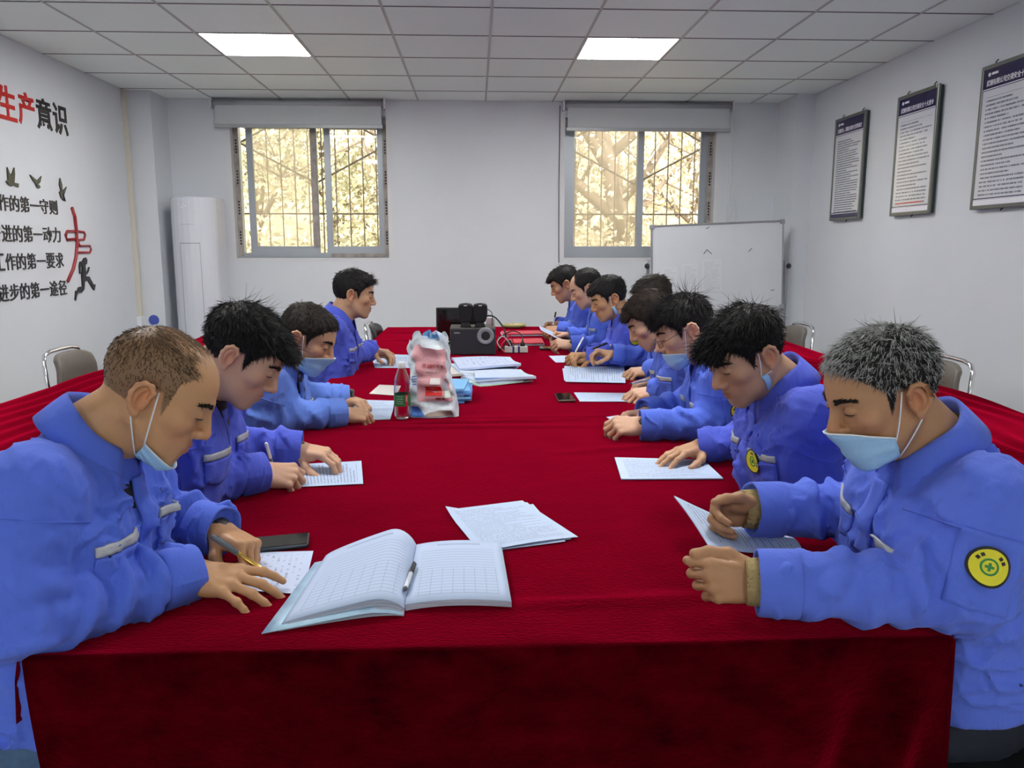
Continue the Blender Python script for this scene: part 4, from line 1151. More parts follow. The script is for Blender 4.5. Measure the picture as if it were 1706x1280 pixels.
# ================================================================== PEOPLE: distance-field modelling
f32 = np.float32
def A(*a): return np.array(a, f32)
def nrm(v):
    v = np.asarray(v, float); return v / (np.linalg.norm(v) + 1e-9)
def cap_(P, a, b, ra, rb):
    a = np.asarray(a, f32); b = np.asarray(b, f32); ab = b - a
    q = P - a
    t = np.clip((q @ ab) / max(float(ab @ ab), 1e-9), 0, 1)
    q = q - t[:, None] * ab
    return np.sqrt(np.einsum('ij,ij->i', q, q)) - (ra + (rb - ra) * t)
def ell_(P, c, r, R=None):
    q = P - np.asarray(c, f32)
    if R is not None: q = q @ np.asarray(R, f32)
    r = np.asarray(r, f32)
    a = q / r; k0 = np.sqrt(np.einsum('ij,ij->i', a, a)); b = q / (r * r); k1 = np.sqrt(np.einsum('ij,ij->i', b, b)) + 1e-6
    return k0 * (k0 - 1) / k1
def smin(a, b, k):
    h = np.clip(.5 + .5 * (b - a) / k, 0, 1); return b + (a - b) * h - k * h * (1 - h)
def smax(a, b, k): return -smin(-a, -b, k)

def surface(fn, lo, hi, vs, project=True):
    """surface nets over a narrow band"""
    lo = np.asarray(lo, float); hi = np.asarray(hi, float)
    C = 4
    n = np.ceil((hi - lo) / vs / C).astype(int) * C + 1
    nc = (n - 1) // C + 1
    gx = [lo[i] + vs * np.arange(n[i]) for i in range(3)]
    cg = np.stack(np.meshgrid(*[g[::C] for g in gx], indexing='ij'), -1).reshape(-1, 3).astype(f32)
    dc = fn(cg).reshape(nc)
    near = np.abs(dc) < C * vs * 1.4
    # a coarse cell is live when any corner is near
    live = np.zeros(nc - 1, bool)
    for a in (0, 1):
        for b in (0, 1):
            for c in (0, 1):
                live |= near[a:nc[0]-1+a, b:nc[1]-1+b, c:nc[2]-1+c]
    fine = np.repeat(np.repeat(np.repeat(live, C, 0), C, 1), C, 2)
    mask = np.zeros(n, bool)
    for a in (0, 1):
        for b in (0, 1):
            for c in (0, 1):
                mask[a:n[0]-1+a, b:n[1]-1+b, c:n[2]-1+c] |= fine
    D = np.full(n, 1.0, f32)
    sgn = np.where(dc < 0, -1.0, 1.0)
    D[:-1, :-1, :-1] = np.repeat(np.repeat(np.repeat(sgn[:-1, :-1, :-1], C, 0), C, 1), C, 2)
    idx = np.argwhere(mask)
    P = (lo + idx * vs).astype(f32)
    out = np.empty(len(P), f32)
    for s in range(0, len(P), 200000): out[s:s+200000] = fn(P[s:s+200000])
    D[mask] = out
    ins = D < 0
    c8 = [(a, b, c) for a in (0, 1) for b in (0, 1) for c in (0, 1)]
    m = n - 1
    cnt = np.zeros(m, np.int8)
    for a, b, c in c8: cnt += ins[a:m[0]+a, b:m[1]+b, c:m[2]+c]
    act = (cnt > 0) & (cnt < 8) & fine
    ci = np.argwhere(act)
    vid = np.full(m, -1, np.int32); vid[act] = np.arange(len(ci))
    acc = np.zeros((len(ci), 3)); num = np.zeros(len(ci))
    for a, b, c in c8:
        for ax in range(3):
            o = [a, b, c]
            if o[ax] == 1: continue
            o2 = list(o); o2[ax] = 1
            d0 = D[ci[:, 0]+o[0], ci[:, 1]+o[1], ci[:, 2]+o[2]]; d1 = D[ci[:, 0]+o2[0], ci[:, 1]+o2[1], ci[:, 2]+o2[2]]
            x = (d0 < 0) != (d1 < 0)
            t = np.where(x, d0 / np.where(np.abs(d0 - d1) < 1e-9, 1, d0 - d1), 0)
            p = np.tile(np.array(o, float), (len(ci), 1)); p[:, ax] = t
            acc[x] += p[x]; num[x] += 1
    V = lo + (ci + acc / np.maximum(num, 1)[:, None]) * vs
    F = []
    for ax in range(3):
        u, w = [(1, 2), (2, 0), (0, 1)][ax]
        sl0 = [slice(None)] * 3; sl1 = [slice(None)] * 3
        sl0[ax] = slice(0, m[ax]); sl1[ax] = slice(1, n[ax])
        e0 = ins[tuple(sl0)]; e1 = ins[tuple(sl1)]
        ed = np.argwhere(e0 != e1)
        ok = (ed[:, u] > 0) & (ed[:, w] > 0) & (ed[:, u] < m[u]) & (ed[:, w] < m[w])
        ed = ed[ok]
        s = e0[ed[:, 0], ed[:, 1], ed[:, 2]]
        q = []
        for du, dw in ((1, 1), (0, 1), (0, 0), (1, 0)):
            k = ed.copy(); k[:, u] -= du; k[:, w] -= dw
            q.append(vid[k[:, 0], k[:, 1], k[:, 2]])
        q = np.stack(q, 1)
        q[~s] = q[~s][:, ::-1]
        F.append(q[(q >= 0).all(1)])
    F = np.concatenate(F)
    if project and len(V):
        for _ in range(1):
            Pv = V.astype(f32); d = fn(Pv); e = vs * .4
            g = np.stack([fn(Pv + A(e, 0, 0)) - d, fn(Pv + A(0, e, 0)) - d, fn(Pv + A(0, 0, e)) - d], 1) / e
            st = -(d / np.maximum((g * g).sum(1), .3))[:, None] * g
            l = np.linalg.norm(st, axis=1, keepdims=True); st *= np.minimum(1, vs * .6 / np.maximum(l, 1e-9))
            V = V + st
    return V, F
def grad(fn, P, e=.003):
    P = np.asarray(P, f32); d = fn(P)
    g = np.stack([fn(P + A(e, 0, 0)) - d, fn(P + A(0, e, 0)) - d, fn(P + A(0, 0, e)) - d], 1)
    return d, g / (np.linalg.norm(g, axis=1, keepdims=True) + 1e-9)
def march(fn, O, D, off=0.0, steps=16, far=.4):
    O = np.asarray(O, f32); D = np.asarray(D, f32)
    t = np.zeros(len(O), f32)
    for _ in range(steps):
        d = fn(O + D * t[:, None]) - off
        t = np.minimum(t + d * .9, far)
    return O + D * t[:, None], t < far * .99

def wob(P, f, s):
    r = np.random.RandomState(s); o = np.zeros(len(P), f32)
    for k in range(4):
        w = r.normal(size=3).astype(f32) * f * (1 + .35 * k); o += np.sin(P @ w + r.rand() * 6.28)
    return o / 2.6

# ---------------------------------------------------------------- head
def zline(y, back=-.068, hl=0.0):
    y = np.where(y > .030, y + hl, y)
    return np.interp(y, [-.13, -.10, -.055, -.035, -.022, .012, .020, .028, .036, .042, .052, .066, .078, .088, .12],
                     [back, back, -.050, -.030, .016, .024, .0, -.016, -.010, .022, .036, .055, .066, .074, .10]).astype(f32)
def head_fns(sp):
    w = sp.get('width', 1.0); jaw = sp.get('jaw', 1.0)
    nb = sp['nb_local']
    def skull(P):
        Q = P.copy(); Q[:, 0] = np.abs(Q[:, 0]) / w
        d = ell_(Q, (0, -.012, .033), (.076, .097, .084))
        d = smin(d, ell_(Q, (0, .030, .034), (.061, .056, .060)), .03)
        d = smin(d, ell_(Q, (0, .030, -.028), (.061, .061, .074)), .025)
        d = smin(d, ell_(Q, (0, .026, -.068), (.053 * jaw, .054, .045)), .02)
        d = smin(d, cap_(Q, (.054 * jaw, -.004, -.046), (.020, .066, -.092), .016, .016), .02)
        d = smin(d, ell_(Q, (0, .074, -.096), (.022, .016, .016)), .022)
        d = smin(d, ell_(Q, (.044, .060, -.014), (.023, .021, .019)), .02)
        d = smin(d, cap_(Q, (.006, .0855, .026), (.044, .066, .027), .010, .008), .014)
        return d
    def face(P):
        Q = P.copy(); Q[:, 0] = np.abs(Q[:, 0])
        d = skull(P)
        d = smin(d, ell_(Q, (0, .071, -.060), (.034, .026, .030)), .016)
        d = smax(d, -ell_(Q, (.031, .104, .009), (.019, .0165, .0135)), .014)
        d = smin(d, ell_(Q, (.0315, .0785, .008), (.0150, .0125, .0118)), .004)
        d = smax(d, -cap_(Q, (.019, .0935, .0025), (.045, .0805, .0035), .0014, .0012), .003)
        d = smin(d, cap_(Q, (0, .088, .020), (0, .1075, -.020), .0075, .0105), .010)
        d = smin(d, ell_(Q, (0, .1085, -.026), (.0125, .0118, .0108)), .006)
        d = smin(d, ell_(Q, (.0130, .0975, -.030), (.0088, .0105, .0085)), .006)
        d = smax(d, -ell_(Q, (.0068, .1035, -.0385), (.0040, .006, .0035)), .003)
        d = smin(d, cap_(Q, (0, .0965, -.0555), (.021, .0855, -.0600), .0052, .0030), .006)
        d = smin(d, cap_(Q, (0, .0945, -.0680), (.017, .0860, -.0660), .0062, .0036), .006)
        d = smax(d, -cap_(Q, (0, .1010, -.0618), (.024, .0880, -.0625), .0013, .0010), .003)
        return d
    def ears(P):
        out = np.full(len(P), .2, f32); m_ = (np.abs(P[:, 0]) > .055) & (np.abs(P[:, 1] + .012) < .045) & (np.abs(P[:, 2]) < .055)
        if m_.any(): out[m_] = ears_(P[m_])
        return out
    def ears_(P):
        Q = P.copy(); Q[:, 0] = np.abs(Q[:, 0])
        ex = .0755 * w
        R = np.array([[math.cos(.38), math.sin(.38), 0], [-math.sin(.38), math.cos(.38), 0], [0, 0, 1]]).T
        c = np.array([ex + .006, -.014, -.004])
        d = ell_(Q, c, (.0062, .0165, .0290), R)
        d = smax(d, -ell_(Q, c + np.array([.0052, .0035, .001]), (.0072, .0088, .0165), R), .003)
        pts = [(.003, .012, .010), (.006, .014, .020), (.0085, .006, .030), (.0105, -.006, .0305), (.0125, -.0155, .021), (.0125, -.0180, .006), (.0105, -.0145, -.008), (.007, -.006, -.020), (.004, .003, -.026)]
        for i in range(len(pts) - 1):
            d = smin(d, cap_(Q, c + pts[i], c + pts[i+1], .0040, .0040), .004)
        d = smin(d, ell_(Q, c + np.array([.0035, .004, -.026]), (.0045, .0075, .0085)), .005)
        return d
    def neck(P):
        d = cap_(P, (0, -.028, -.045), nb, .054, .060)
        return smin(d, cap_(P, (0, .020, -.075), nb + np.array([0, .03, 0]), .030, .045), .03)
    def full(P):
        d = smin(face(P), ears(P), .004)
        return smin(d, neck(P), .022)
    return skull, face, ears, full

SKIN = mat_skin = tint_mat('skin', .5, .35, bump=(180, .12), sss=.0)
HAIR = tint_mat('hair', .62, .25)
def skin_colors(P, tone, sp, face_fn):
    n = len(P); c = np.tile(np.array(tone, f32), (n, 1))
    Q = P.copy(); Q[:, 0] = np.abs(Q[:, 0])
    def blend(mask, col, a):
        m = np.clip(mask, 0, 1)[:, None] * a
        c[:] = c * (1 - m) + np.array(col, f32) * m
    g = lambda ctr, r: np.exp(-(((Q - np.array(ctr, f32)) / np.array(r, f32)) ** 2).sum(1))
    t = np.array(tone)
    blend(g((.045, .07, -.03), (.03, .03, .03)), t * [1.12, .80, .76], .5)
    blend(g((0, .11, -.026), (.016, .018, .016)), t * [1.15, .76, .70], .55)
    blend(g((.082, -.015, 0), (.02, .03, .035)), t * [1.18, .74, .68], .6)
    blend(1.3 * g((0, .098, -.0555), (.020, .014, .0046)) + 1.3 * g((0, .096, -.067), (.017, .014, .0055)), t * [.86, .50, .47], .85)
    blend(g((.031, .092, .004), (.022, .016, .010)), t * [.82, .70, .66], .45)
    blend(g((0, .08, -.09), (.05, .04, .03)) + g((0, .10, -.046), (.022, .012, .006)), t * [.80, .78, .80], sp.get('stubble', .45))
    hz = np.clip((Q[:, 2] - zline(Q[:, 1], sp.get('nape', -.068), sp.get('hl', .008))) / .010 + .5, 0, 1)
    hz *= (Q[:, 1] < .100) * (np.abs(sp['_skull'](P)) < .0035)
    if sp.get('bald'): hz = hz * sp['bald'](P)
    blend(hz * np.clip((.076 - 0 * Q[:, 0]), 0, 1) * 20, sp['hair'], sp.get('scalp', .85))
    m2 = g((.020, .0975, .030), (.004, .01, .003))
    return c

def strands(roots, normals, flow, L, bend, w, rng, cols, jitter=.25, lift=.35, hgt=None, segs=3, sink=.002):
    n = len(roots)
    d = flow * 1.0 + normals * lift + rng.normal(size=(n, 3)) * jitter
    d /= np.linalg.norm(d, axis=1, keepdims=True)
    Ls = (L * (.6 + .7 * rng.rand(n)))[:, None]
    if hgt is not None: Ls = Ls * hgt[:, None]
    side = np.cross(d, normals); side /= np.linalg.norm(side, axis=1, keepdims=True) + 1e-9
    up = np.cross(side, d)
    V = []; 
    for k in range(segs + 1):
        s = k / segs
        p = roots - normals * sink + d * Ls * s - normals * Ls * bend * s * s
        ww = w * (1 - s) ** .7 + .00012
        V.append(p + side * ww); V.append(p - side * ww * .5 + up * ww * .8); V.append(p - side * ww * .5 - up * ww * .8)
    V = np.stack(V, 1).reshape(-1, 3)
    m = 3 * (segs + 1); base = np.arange(n)[:, None] * m
    F = []
    for k in range(segs):
        for j in range(3):
            j2 = (j + 1) % 3
            F.append(base + np.array([[3*k+j, 3*k+j2, 3*k+3+j2, 3*k+3+j]]))
    return V, np.concatenate(F), np.repeat(cols, m, axis=0)

# ---------------------------------------------------------------- hands
FINGERS = [  # mcp position, lengths, radii, natural splay
    ((.0300, .0930, .0030), (.042, .025, .021), (.0098, .0088, .0080, .0068), -7),
    ((.0095, .0970, .0050), (.046, .029, .022), (.0100, .0090, .0082, .0070), -1),
    ((-.0115, .0920, .0040), (.043, .027, .022), (.0096, .0086, .0078, .0066), 4),
    ((-.0300, .0820, .0000), (.034, .020, .019), (.0086, .0076, .0070, .0060), 11)]
def finger_chain(mcp, Ls, splay, flex):
    """points of a finger in hand space (y along fingers, z back of hand)"""
    pts = [np.array(mcp, float)]; a = 0
    sp = math.radians(splay)
    for L, f in zip(Ls, flex):
        a += math.radians(f)
        h = math.cos(a); d = np.array([-math.sin(sp) * h, math.cos(sp) * h, -math.sin(a)])
        pts.append(pts[-1] + d * L)
    return pts
POSES = {
    'pinch':  dict(f=[(40, 42, 20), (56, 60, 30), (62, 66, 34), (64, 66, 34)], splay=.4, thumb=[(30, -6), (4, -4), (-6, -2)]),
    'thumbup': dict(f=[(46, 52, 26), (54, 58, 30), (60, 62, 32), (62, 62, 32)], splay=.4, thumb=[(30, -4), (2, -6), (-8, -6)]),
    'flat':   dict(f=[(12, 12, 6), (10, 12, 6), (10, 14, 6), (12, 14, 8)], splay=1.4, thumb=[(38, -18), (24, -8), (14, -4)]),
    'spread': dict(f=[(8, 22, 10), (12, 22, 10), (10, 18, 10), (6, 18, 12)], splay=2.1, thumb=[(42, -32), (24, -30), (10, -30)]),
    'relax':  dict(f=[(26, 34, 18), (32, 38, 20), (36, 40, 22), (38, 40, 22)], splay=.9, thumb=[(36, -34), (18, -26), (2, -16)]),
    'fist':   dict(f=[(58, 72, 36), (64, 80, 40), (68, 82, 42), (70, 80, 40)], splay=.4, thumb=[(30, -42), (-8, -36), (-40, -22)]),
    'pen':    dict(f=[(42, 46, 18), (48, 54, 24), (58, 66, 32), (64, 70, 34)], splay=.5, thumb=[(36, -44), (6, -34), (-8, -26)]),
    'point':  dict(f=[(48, 24, 10), (62, 66, 30), (68, 72, 34), (70, 72, 34)], splay=.5, thumb=[(32, -40), (0, -34), (-24, -24)]),
    'hold':   dict(f=[(38, 40, 22), (46, 44, 24), (52, 48, 26), (56, 50, 28)], splay=.5, thumb=[(34, -22), (14, -18), (-2, -10)]),
    'grip':   dict(f=[(50, 58, 30), (56, 64, 34), (60, 68, 36), (62, 68, 36)], splay=.5, thumb=[(34, -30), (4, -26), (-14, -12)]),
}
def hand_fn(pose, elbow_dir):
    p = POSES[pose] if isinstance(pose, str) else pose
    prims = []; nails = []; knuck = []
    for (mcp, Ls, R, s0), fx in zip(FINGERS, p['f']):
        pts = finger_chain(mcp, Ls, s0 * p['splay'], fx)
        for i in range(3): prims.append((pts[i], pts[i+1], R[i], R[i+1]))
        d = nrm(pts[3] - pts[2]); up = nrm(np.cross(np.cross(d, [0, 0, 1.0]) if abs(d[2]) < .97 else np.array([1.0, 0, 0]), d))
        nails.append((pts[3] - d * .003 + up * R[3] * .95, d, up)); knuck += [pts[1] , pts[0]]
    cmc = np.array([.0250, .0200, -.0080]); pts = [cmc]
    for (az, el), L in zip(p['thumb'], (.046, .034, .028)):
        a, e = math.radians(az), math.radians(el)
        pts.append(pts[-1] + L * np.array([math.sin(a) * math.cos(e), math.cos(a) * math.cos(e), math.sin(e)]))
    TR = (.0150, .0118, .0108, .0088)
    th = [(pts[i], pts[i+1], TR[i], TR[i+1]) for i in range(3)]
    d = nrm(pts[3] - pts[2]); up = nrm(np.cross(np.array([0, 0, 1.0]), d)); up = nrm(np.cross(d, up)) * 1.0
    sidev = nrm(np.cross(d, up)); nails.append((pts[3] - d * .004 + up * .0085, d, up))
    ed = nrm(elbow_dir) * .11
    def fn(P):
        d = None
        for (mcp, Ls, R, s0) in FINGERS:
            q = cap_(P, (mcp[0] * .55, .012, -.002), mcp, .0150, R[0] * 1.18)
            d = q if d is None else smin(d, q, .012)
        d = smin(d, ell_(P, (.022, .040, -.012), (.017, .032, .014)), .014)
        d = smin(d, ell_(P, (-.024, .040, -.008), (.014, .034, .014)), .014)
        for (a, b, ra, rb) in th: d = smin(d, cap_(P, a, b, ra, rb), .009)
        fd = None
        for (a, b, ra, rb) in prims:
            q = cap_(P, a, b, ra, rb)
            fd = q if fd is None else smin(fd, q, .0025)
        d = smin(d, fd, .006)
        for k in knuck: d = smin(d, np.sqrt(((P - k.astype(f32)) ** 2).sum(1)) - .0094, .004)
        w = smin(cap_(P, (.010, .006, -.002), np.array([.012, 0, 0]) + ed, .0215, .026), cap_(P, (-.010, .006, -.002), np.array([-.012, 0, 0]) + ed, .0215, .026), .01)
        return smin(d, w, .014)
    allp = np.array([a for q in prims + th for a in (q[0], q[1])] + [ed, [0, 0, 0], [.035, .03, 0], [-.035, .05, 0]])
    return fn, nails, allp.min(0) - .034, allp.max(0) + .034, pts[3]

def conform(fn, c, n, u, v, W, H, shape, off, nu=10, nv=10, thick=.005, stiff=2, steps=22):
    """a patch of cloth laid on a surface"""
    n, u, v = nrm(n), nrm(u), nrm(v)
    O = []
    for i in range(nu):
        for j in range(nv):
            a, b = i / (nu - 1) * 2 - 1, j / (nv - 1) * 2 - 1
            x, y = a * W / 2, b * H / 2
            if shape == 'disc':
                x, y = a * math.sqrt(1 - b * b / 2) * W / 2, b * math.sqrt(1 - a * a / 2) * H / 2
            elif shape == 'vee':
                x *= .12 + .88 * (b + 1) / 2
            elif shape == 'flap':
                if b < 0: y *= (1 - .45 * abs(a) ** 3)
            O.append(np.asarray(c, float) + u * x + v * y + n * .12)
    O = np.array(O)
    P, ok = march(fn, O, np.tile(-n, (len(O), 1)), off, steps=steps, far=.3)
    T_ = ((O - P) @ n).reshape(nu, nv)
    for _ in range(stiff):
        E_ = np.pad(T_, 1, mode='edge'); T_ = np.minimum(T_, (E_[:-2, 1:-1] + E_[2:, 1:-1] + E_[1:-1, :-2] + E_[1:-1, 2:] + 2 * T_) / 6)
    G = (O - T_.reshape(-1, 1) * n).reshape(nu, nv, 3)
    return MB().slab(G, n * thick)

def make_person(sp):
    rng = np.random.RandomState(sp['seed'])
    side = sp['side']                      # -1 sits on the left facing +x, +1 on the right facing -x
    fwd = np.array([-side * 1.0, 0, 0])
    fy = math.radians(sp.get('turn', 0.0))     # torso turn, + = towards the far end
    fwd = np.array([-side * math.cos(fy), math.sin(fy), 0])
    H = np.asarray(sp['head'], float)
    yaw, pit, rol = (math.radians(v) for v in sp['aim'])     # yaw + = towards far end
    hf = np.array([-side * math.cos(yaw) * math.cos(pit), math.sin(yaw) * math.cos(pit), -math.sin(pit)])
    hr = nrm(np.cross(hf, [0, 0, 1])); hu = np.cross(hr, hf)
    hr, hu = hr * math.cos(rol) + hu * math.sin(rol), hu * math.cos(rol) - hr * math.sin(rol)
    HM = np.stack([hr, hf, hu], 1)         # columns
    hs = sp.get('hscale', 1.0)
    toL = lambda P: ((np.asarray(P) - H) @ HM / hs).astype(f32)
    toW = lambda P: (np.asarray(P, float) * hs) @ HM.T + H
    o_ = sp.get('so', (-.062, -.124))
    S = H + hf * o_[0] + hu * o_[1] - fwd * .012 - np.array([0, 0, .032])     # middle of the shoulder line
    sp['sh'] = S
    hip = np.array([S[0] + side * sp.get('hipback', .12), S[1] + sp.get('hipshift', 0), .53])
    base = np.array([hip[0], hip[1], 0.0])
    root = empty('person', base)
    tag(root, sp['label'], 'person')
    up = nrm(S - hip); rt = nrm(np.cross(fwd, up)); fw = np.cross(up, rt)
    nb = S + up * .035 + fw * .010
    sp['nb_local'] = toL(nb[None])[0]
    vsH = sp['res']
    skull, face, ears, full = head_fns(sp); sp['_skull'] = skull
    # ---- head and neck
    nbl = sp['nb_local']
    lo = np.minimum([-.10, -.12, -.125], nbl - .075); hi = np.maximum([.10, .13, .125], nbl + .075)
    V, F = surface(full, lo, hi, vsH)
    colr = skin_colors(V.astype(f32), sp['skin'], sp, face)
    VH = V
    VB = [toW(V)]; FB = [F]; CB = [colr]; nv = len(V)
    # ---- hands
    arms = []
    for hnd, key in ((-1, 'R'), (1, 'L')):
        a = sp['arm' + key]
        sh = S + rt * (-hnd) * .165 - up * .025
        el, wr = np.asarray(a['el'], float), np.asarray(a['wr'], float)
        arms.append((sh, el, wr, hnd, a))
        Y = nrm(a['fwd']); Z = np.asarray(a['up'], float); Z = nrm(Z - Y * (Z @ Y)); X = np.cross(Y, Z) * hnd
        HMt = np.stack([X, Y, Z], 1)
        ed = (el - wr) @ HMt
        fn, nails, l_, h_, _ = hand_fn(a['pose'], ed)
        hsc = sp.get('handscale', .97)
        V, F = surface(fn, l_, h_, sp['hres'])
        c = np.tile(np.array(sp.get('handskin', sp['skin']), f32), (len(V), 1))
        t = np.array(sp.get('handskin', sp['skin']))
        for (q, d, u_) in nails:
            r = V - q; al = r @ d; ac = np.linalg.norm(r - np.outer(al, d), axis=1)
            m = np.clip(1.6 - np.sqrt((al / .0065) ** 2 + (ac / .0055) ** 2), 0, 1)[:, None] * .6
            c = c * (1 - m) + np.minimum(1, t * [1.25, 1.2, 1.2]) * m
        kn = np.clip(.5 + .5 * wob(V.astype(f32), 260, 3), 0, 1)[:, None]
        c = c * (1 - .10 * kn) + t * [1.1, .75, .70] * .10 * kn
        if hnd * 1 < 0: F = F[:, ::-1]
        VB.append((V * hsc) @ HMt.T + wr); FB.append(F + nv); CB.append(c); nv += len(V)
    # ---- trunk and arms under the clothes
    def trunk(P):
        d = cap_(P, hip, S - up * .10, .12, .115)
        d = smin(d, cap_(P, S - rt * .15 - up * .03, S + rt * .15 - up * .03, .05, .05), .05)
        for sh, el, wr, hnd, a in arms:
            d = smin(d, smin(cap_(P, sh, el, .045, .038), cap_(P, el, wr, .038, .028), .01), .02)
        return d
    pts = np.array([hip, S] + [q for a in arms for q in a[:3]])
    V, F = surface(trunk, pts.min(0) - .14, pts.max(0) + .14, .02)
    VB.append(V); FB.append(F + nv); CB.append(np.tile(np.array(sp.get('undercol', (.02, .02, .022)), f32), (len(V), 1)))
    np_object('body', np.concatenate(VB), np.concatenate(FB), SKIN, root, base, np.concatenate(CB))

    # ---- jacket
    amp = sp.get('fold', 1.0); sd = sp['seed']; samp = sp.get('sfold', amp * 1.2)
    arm_r = sp.get('sleeve', (.076, .062, .047)); bulk = sp.get('bulk', 1.0)
    inner = []
    for sh, el, wr, hnd, a in arms:
        b = nrm(nrm(sh - el) + nrm(wr - el)); inner.append(b)
    def sleeve_fold(P, a, b, ref, w0, w1, ph, dens):
        ab = b - a; L = np.linalg.norm(ab); dr = (ab / L).astype(f32)
        q = P - a.astype(f32); s = q @ dr
        r = q - s[:, None] * dr
        e1 = nrm(ref - dr * (ref @ dr)).astype(f32); e2 = np.cross(dr, e1).astype(f32)
        x, y = r @ e1, r @ e2; ln = np.sqrt(x * x + y * y) + 1e-6
        co, si = x / ln, y / ln
        t = s / L
        env = np.interp(t, [-.2, 0, .5, 1, 1.2], [w0, w0, (w0 + w1) * .30, w1, w1])
        n1 = wob(P, 14, sd + int(ph * 3)); n2 = wob(P, 22, sd + int(ph * 5) + 3)
        warp = 1.8 * co * math.cos(ph) + 2.2 * si * math.sin(ph * 1.7 + 1) + 2.0 * n1
        f = np.sin(s * 2 * math.pi / dens + warp + ph)
        f = f * (.65 + .35 * f)
        return f * env * np.clip(.6 + .7 * n2, 0, 1.2) * (.55 + .45 * np.clip(co * .7 + .4, 0, 1)) * .75
    def crease(P, s_):
        pa = np.clip(.55 + .75 * wob(P, 17, s_ + 50), .10, 1.3)
        a = np.maximum(0, 1 - np.abs(wob(P * A(1.0, .8, .45), 50, s_ + 9)) * 2.2) ** 1.6
        b = np.maximum(0, 1 - np.abs(wob(P * A(.6, .6, 1.2), 42, s_ + 13)) * 2.4) ** 1.6
        return (.0085 * a + .0085 * b) * pa - .003
    def torso(P):
        d = smin(cap_(P, hip - rt * .065, S - rt * .078 - up * .13 + fw * .012, .142 * bulk, .122 * bulk), cap_(P, hip + rt * .065, S + rt * .078 - up * .13 + fw * .012, .142 * bulk, .122 * bulk), .06)
        d = smin(d, cap_(P, S - rt * .155 - up * .035, S + rt * .155 - up * .035, .072, .072), .06)
        d = smin(d, cap_(P, S - up * .03, nb - up * .008, .080, .056), .04)
        q = (P - S.astype(f32))
        d = d - (wob(P * A(1, 1, .55), 30, sd + 5) * .004 + crease(P, sd)) * amp
        d = smax(d, (hip + up * .055 - P).astype(f32) @ up.astype(f32), .012)
        return d
    def jacket(P):
        d = torso(P)
        for k, (sh, el, wr, hnd, a) in enumerate(arms):
            dr = nrm(wr - el); we = wr - dr * .002
            u_ = cap_(P, sh, el, arm_r[0], arm_r[1]) - sleeve_fold(P, sh, el, inner[k], .006, .026, sd * 1.3 + k, .080) * samp
            f_ = cap_(P, el, we + dr * .03, arm_r[1], arm_r[2]) - sleeve_fold(P, el, we, inner[k], .026, .015, sd * 2.1 + k * 2, .070) * samp
            f_ = smax(f_, (P - we.astype(f32)) @ dr.astype(f32), .004)
            ar = smin(u_, f_, .022) - (wob(P, 50, sd + 31 + k) * .0022 + crease(P, sd + 40 + k) * .42) * amp
            d = smin(d, ar, .028)
        d = smax(d, -cap_(P, nb + up * .012, nb + up * .012 + nrm(H - nb) * .2, .060, .085), .008)
        return d
    pts = np.array([hip - up * .1, S, nb] + [q for a in arms for q in a[:3]])
    V, F = surface(jacket, pts.min(0) - .20, pts.max(0) + .20, sp['jres'])
    jm = sp['cloth']
    jk = np_object('jacket', V, F, jm, root, base)
    # keep sub-part helper
    def sub(mb, name, m, **k): return mb.build(name, m, jk, base=base, **k)
    # collar
    ax = nrm(nrm(H - nb) * .55 + up * .6); cf = nrm(fw - ax * (fw @ ax)); cr = np.cross(cf, ax)
    prof = [(.068, -.016), (.064, .016), (.064, .038), (.070, .046), (.079, .038), (.090, .012), (.101, -.018)]
    G = []
    nphi = 34; gap = math.radians(sp.get('gap', 20))
    for i in range(nphi):
        ph = gap + (2 * math.pi - 2 * gap) * i / (nphi - 1)
        fr = .5 + .5 * math.cos(ph)                     # 1 at the front
        dirv = cf * math.cos(ph) + cr * math.sin(ph)
        col = []
        for k, (r, h) in enumerate(prof):
            hh = h * (1 - .50 * fr ** 2) - .020 * fr ** 2
            rr = r * (1 + .05 * fr - (.10 if k > 3 else .03) * (1 - fr))
            if k >= 5: hh -= (.030 * fr ** 6) * (k - 4); rr += .010 * fr ** 4
            hh += .004 * math.sin(ph * 3 + sd) * (k > 1)
            col.append(nb + ax * hh + dirv * rr)
        G.append(col)
    G = np.array(G)
    P = G.reshape(-1, 3)
    for _ in range(3):
        d, g = grad(jacket, P)
        push = np.maximum(0, .006 - d)[:, None]; P = P + g * push
    dv = (P - G.reshape(-1, 3)).reshape(G.shape)
    dv = dv * np.minimum(1, .016 / (np.linalg.norm(dv, axis=2, keepdims=True) + 1e-9))
    for _ in range(4):
        q = dv.copy(); q[1:-1] = (dv[:-2] + 2 * dv[1:-1] + dv[2:]) / 4; dv = q
        q = dv.copy(); q[:, 1:-1] = (dv[:, :-2] + 2 * dv[:, 1:-1] + dv[:, 2:]) / 4; dv = q
    G2 = G + dv * 1.15; G2[:, 0] = G[:, 0]
    o = MB().grid(G2).build('collar', jm, jk, base=base, smooth=True)
    m_ = o.modifiers.new('thick', 'SOLIDIFY'); m_.thickness = .004; m_.offset = 0
    # inner shirt
    shirt = sp.get('shirt')
    if shirt is not None:
        G = []
        for i in range(25):
            ph = 2 * math.pi * i / 24; dirv = cf * math.cos(ph) + cr * math.sin(ph)
            G.append([nb + ax * h + dirv * r for r, h in ((.070, -.03), (.065, .005), (.0625, .020), (.059, .018))])
        MB().grid(G).build('undershirt', shirt, root, base=base, smooth=True)
        if sp.get('vee'):
            mb = conform(torso, nb + fw * .07 - up * .075, fw * .9 + up * .35, rt, up * .9 - fw * .35, .085 * sp['vee'], .13, 'vee', .003, 8, 8)
            mb.build('shirt_front', shirt, root, base=base, smooth=True)
    # placket, pockets, reflective strips
    ch = S - up * .15 + fw * .1
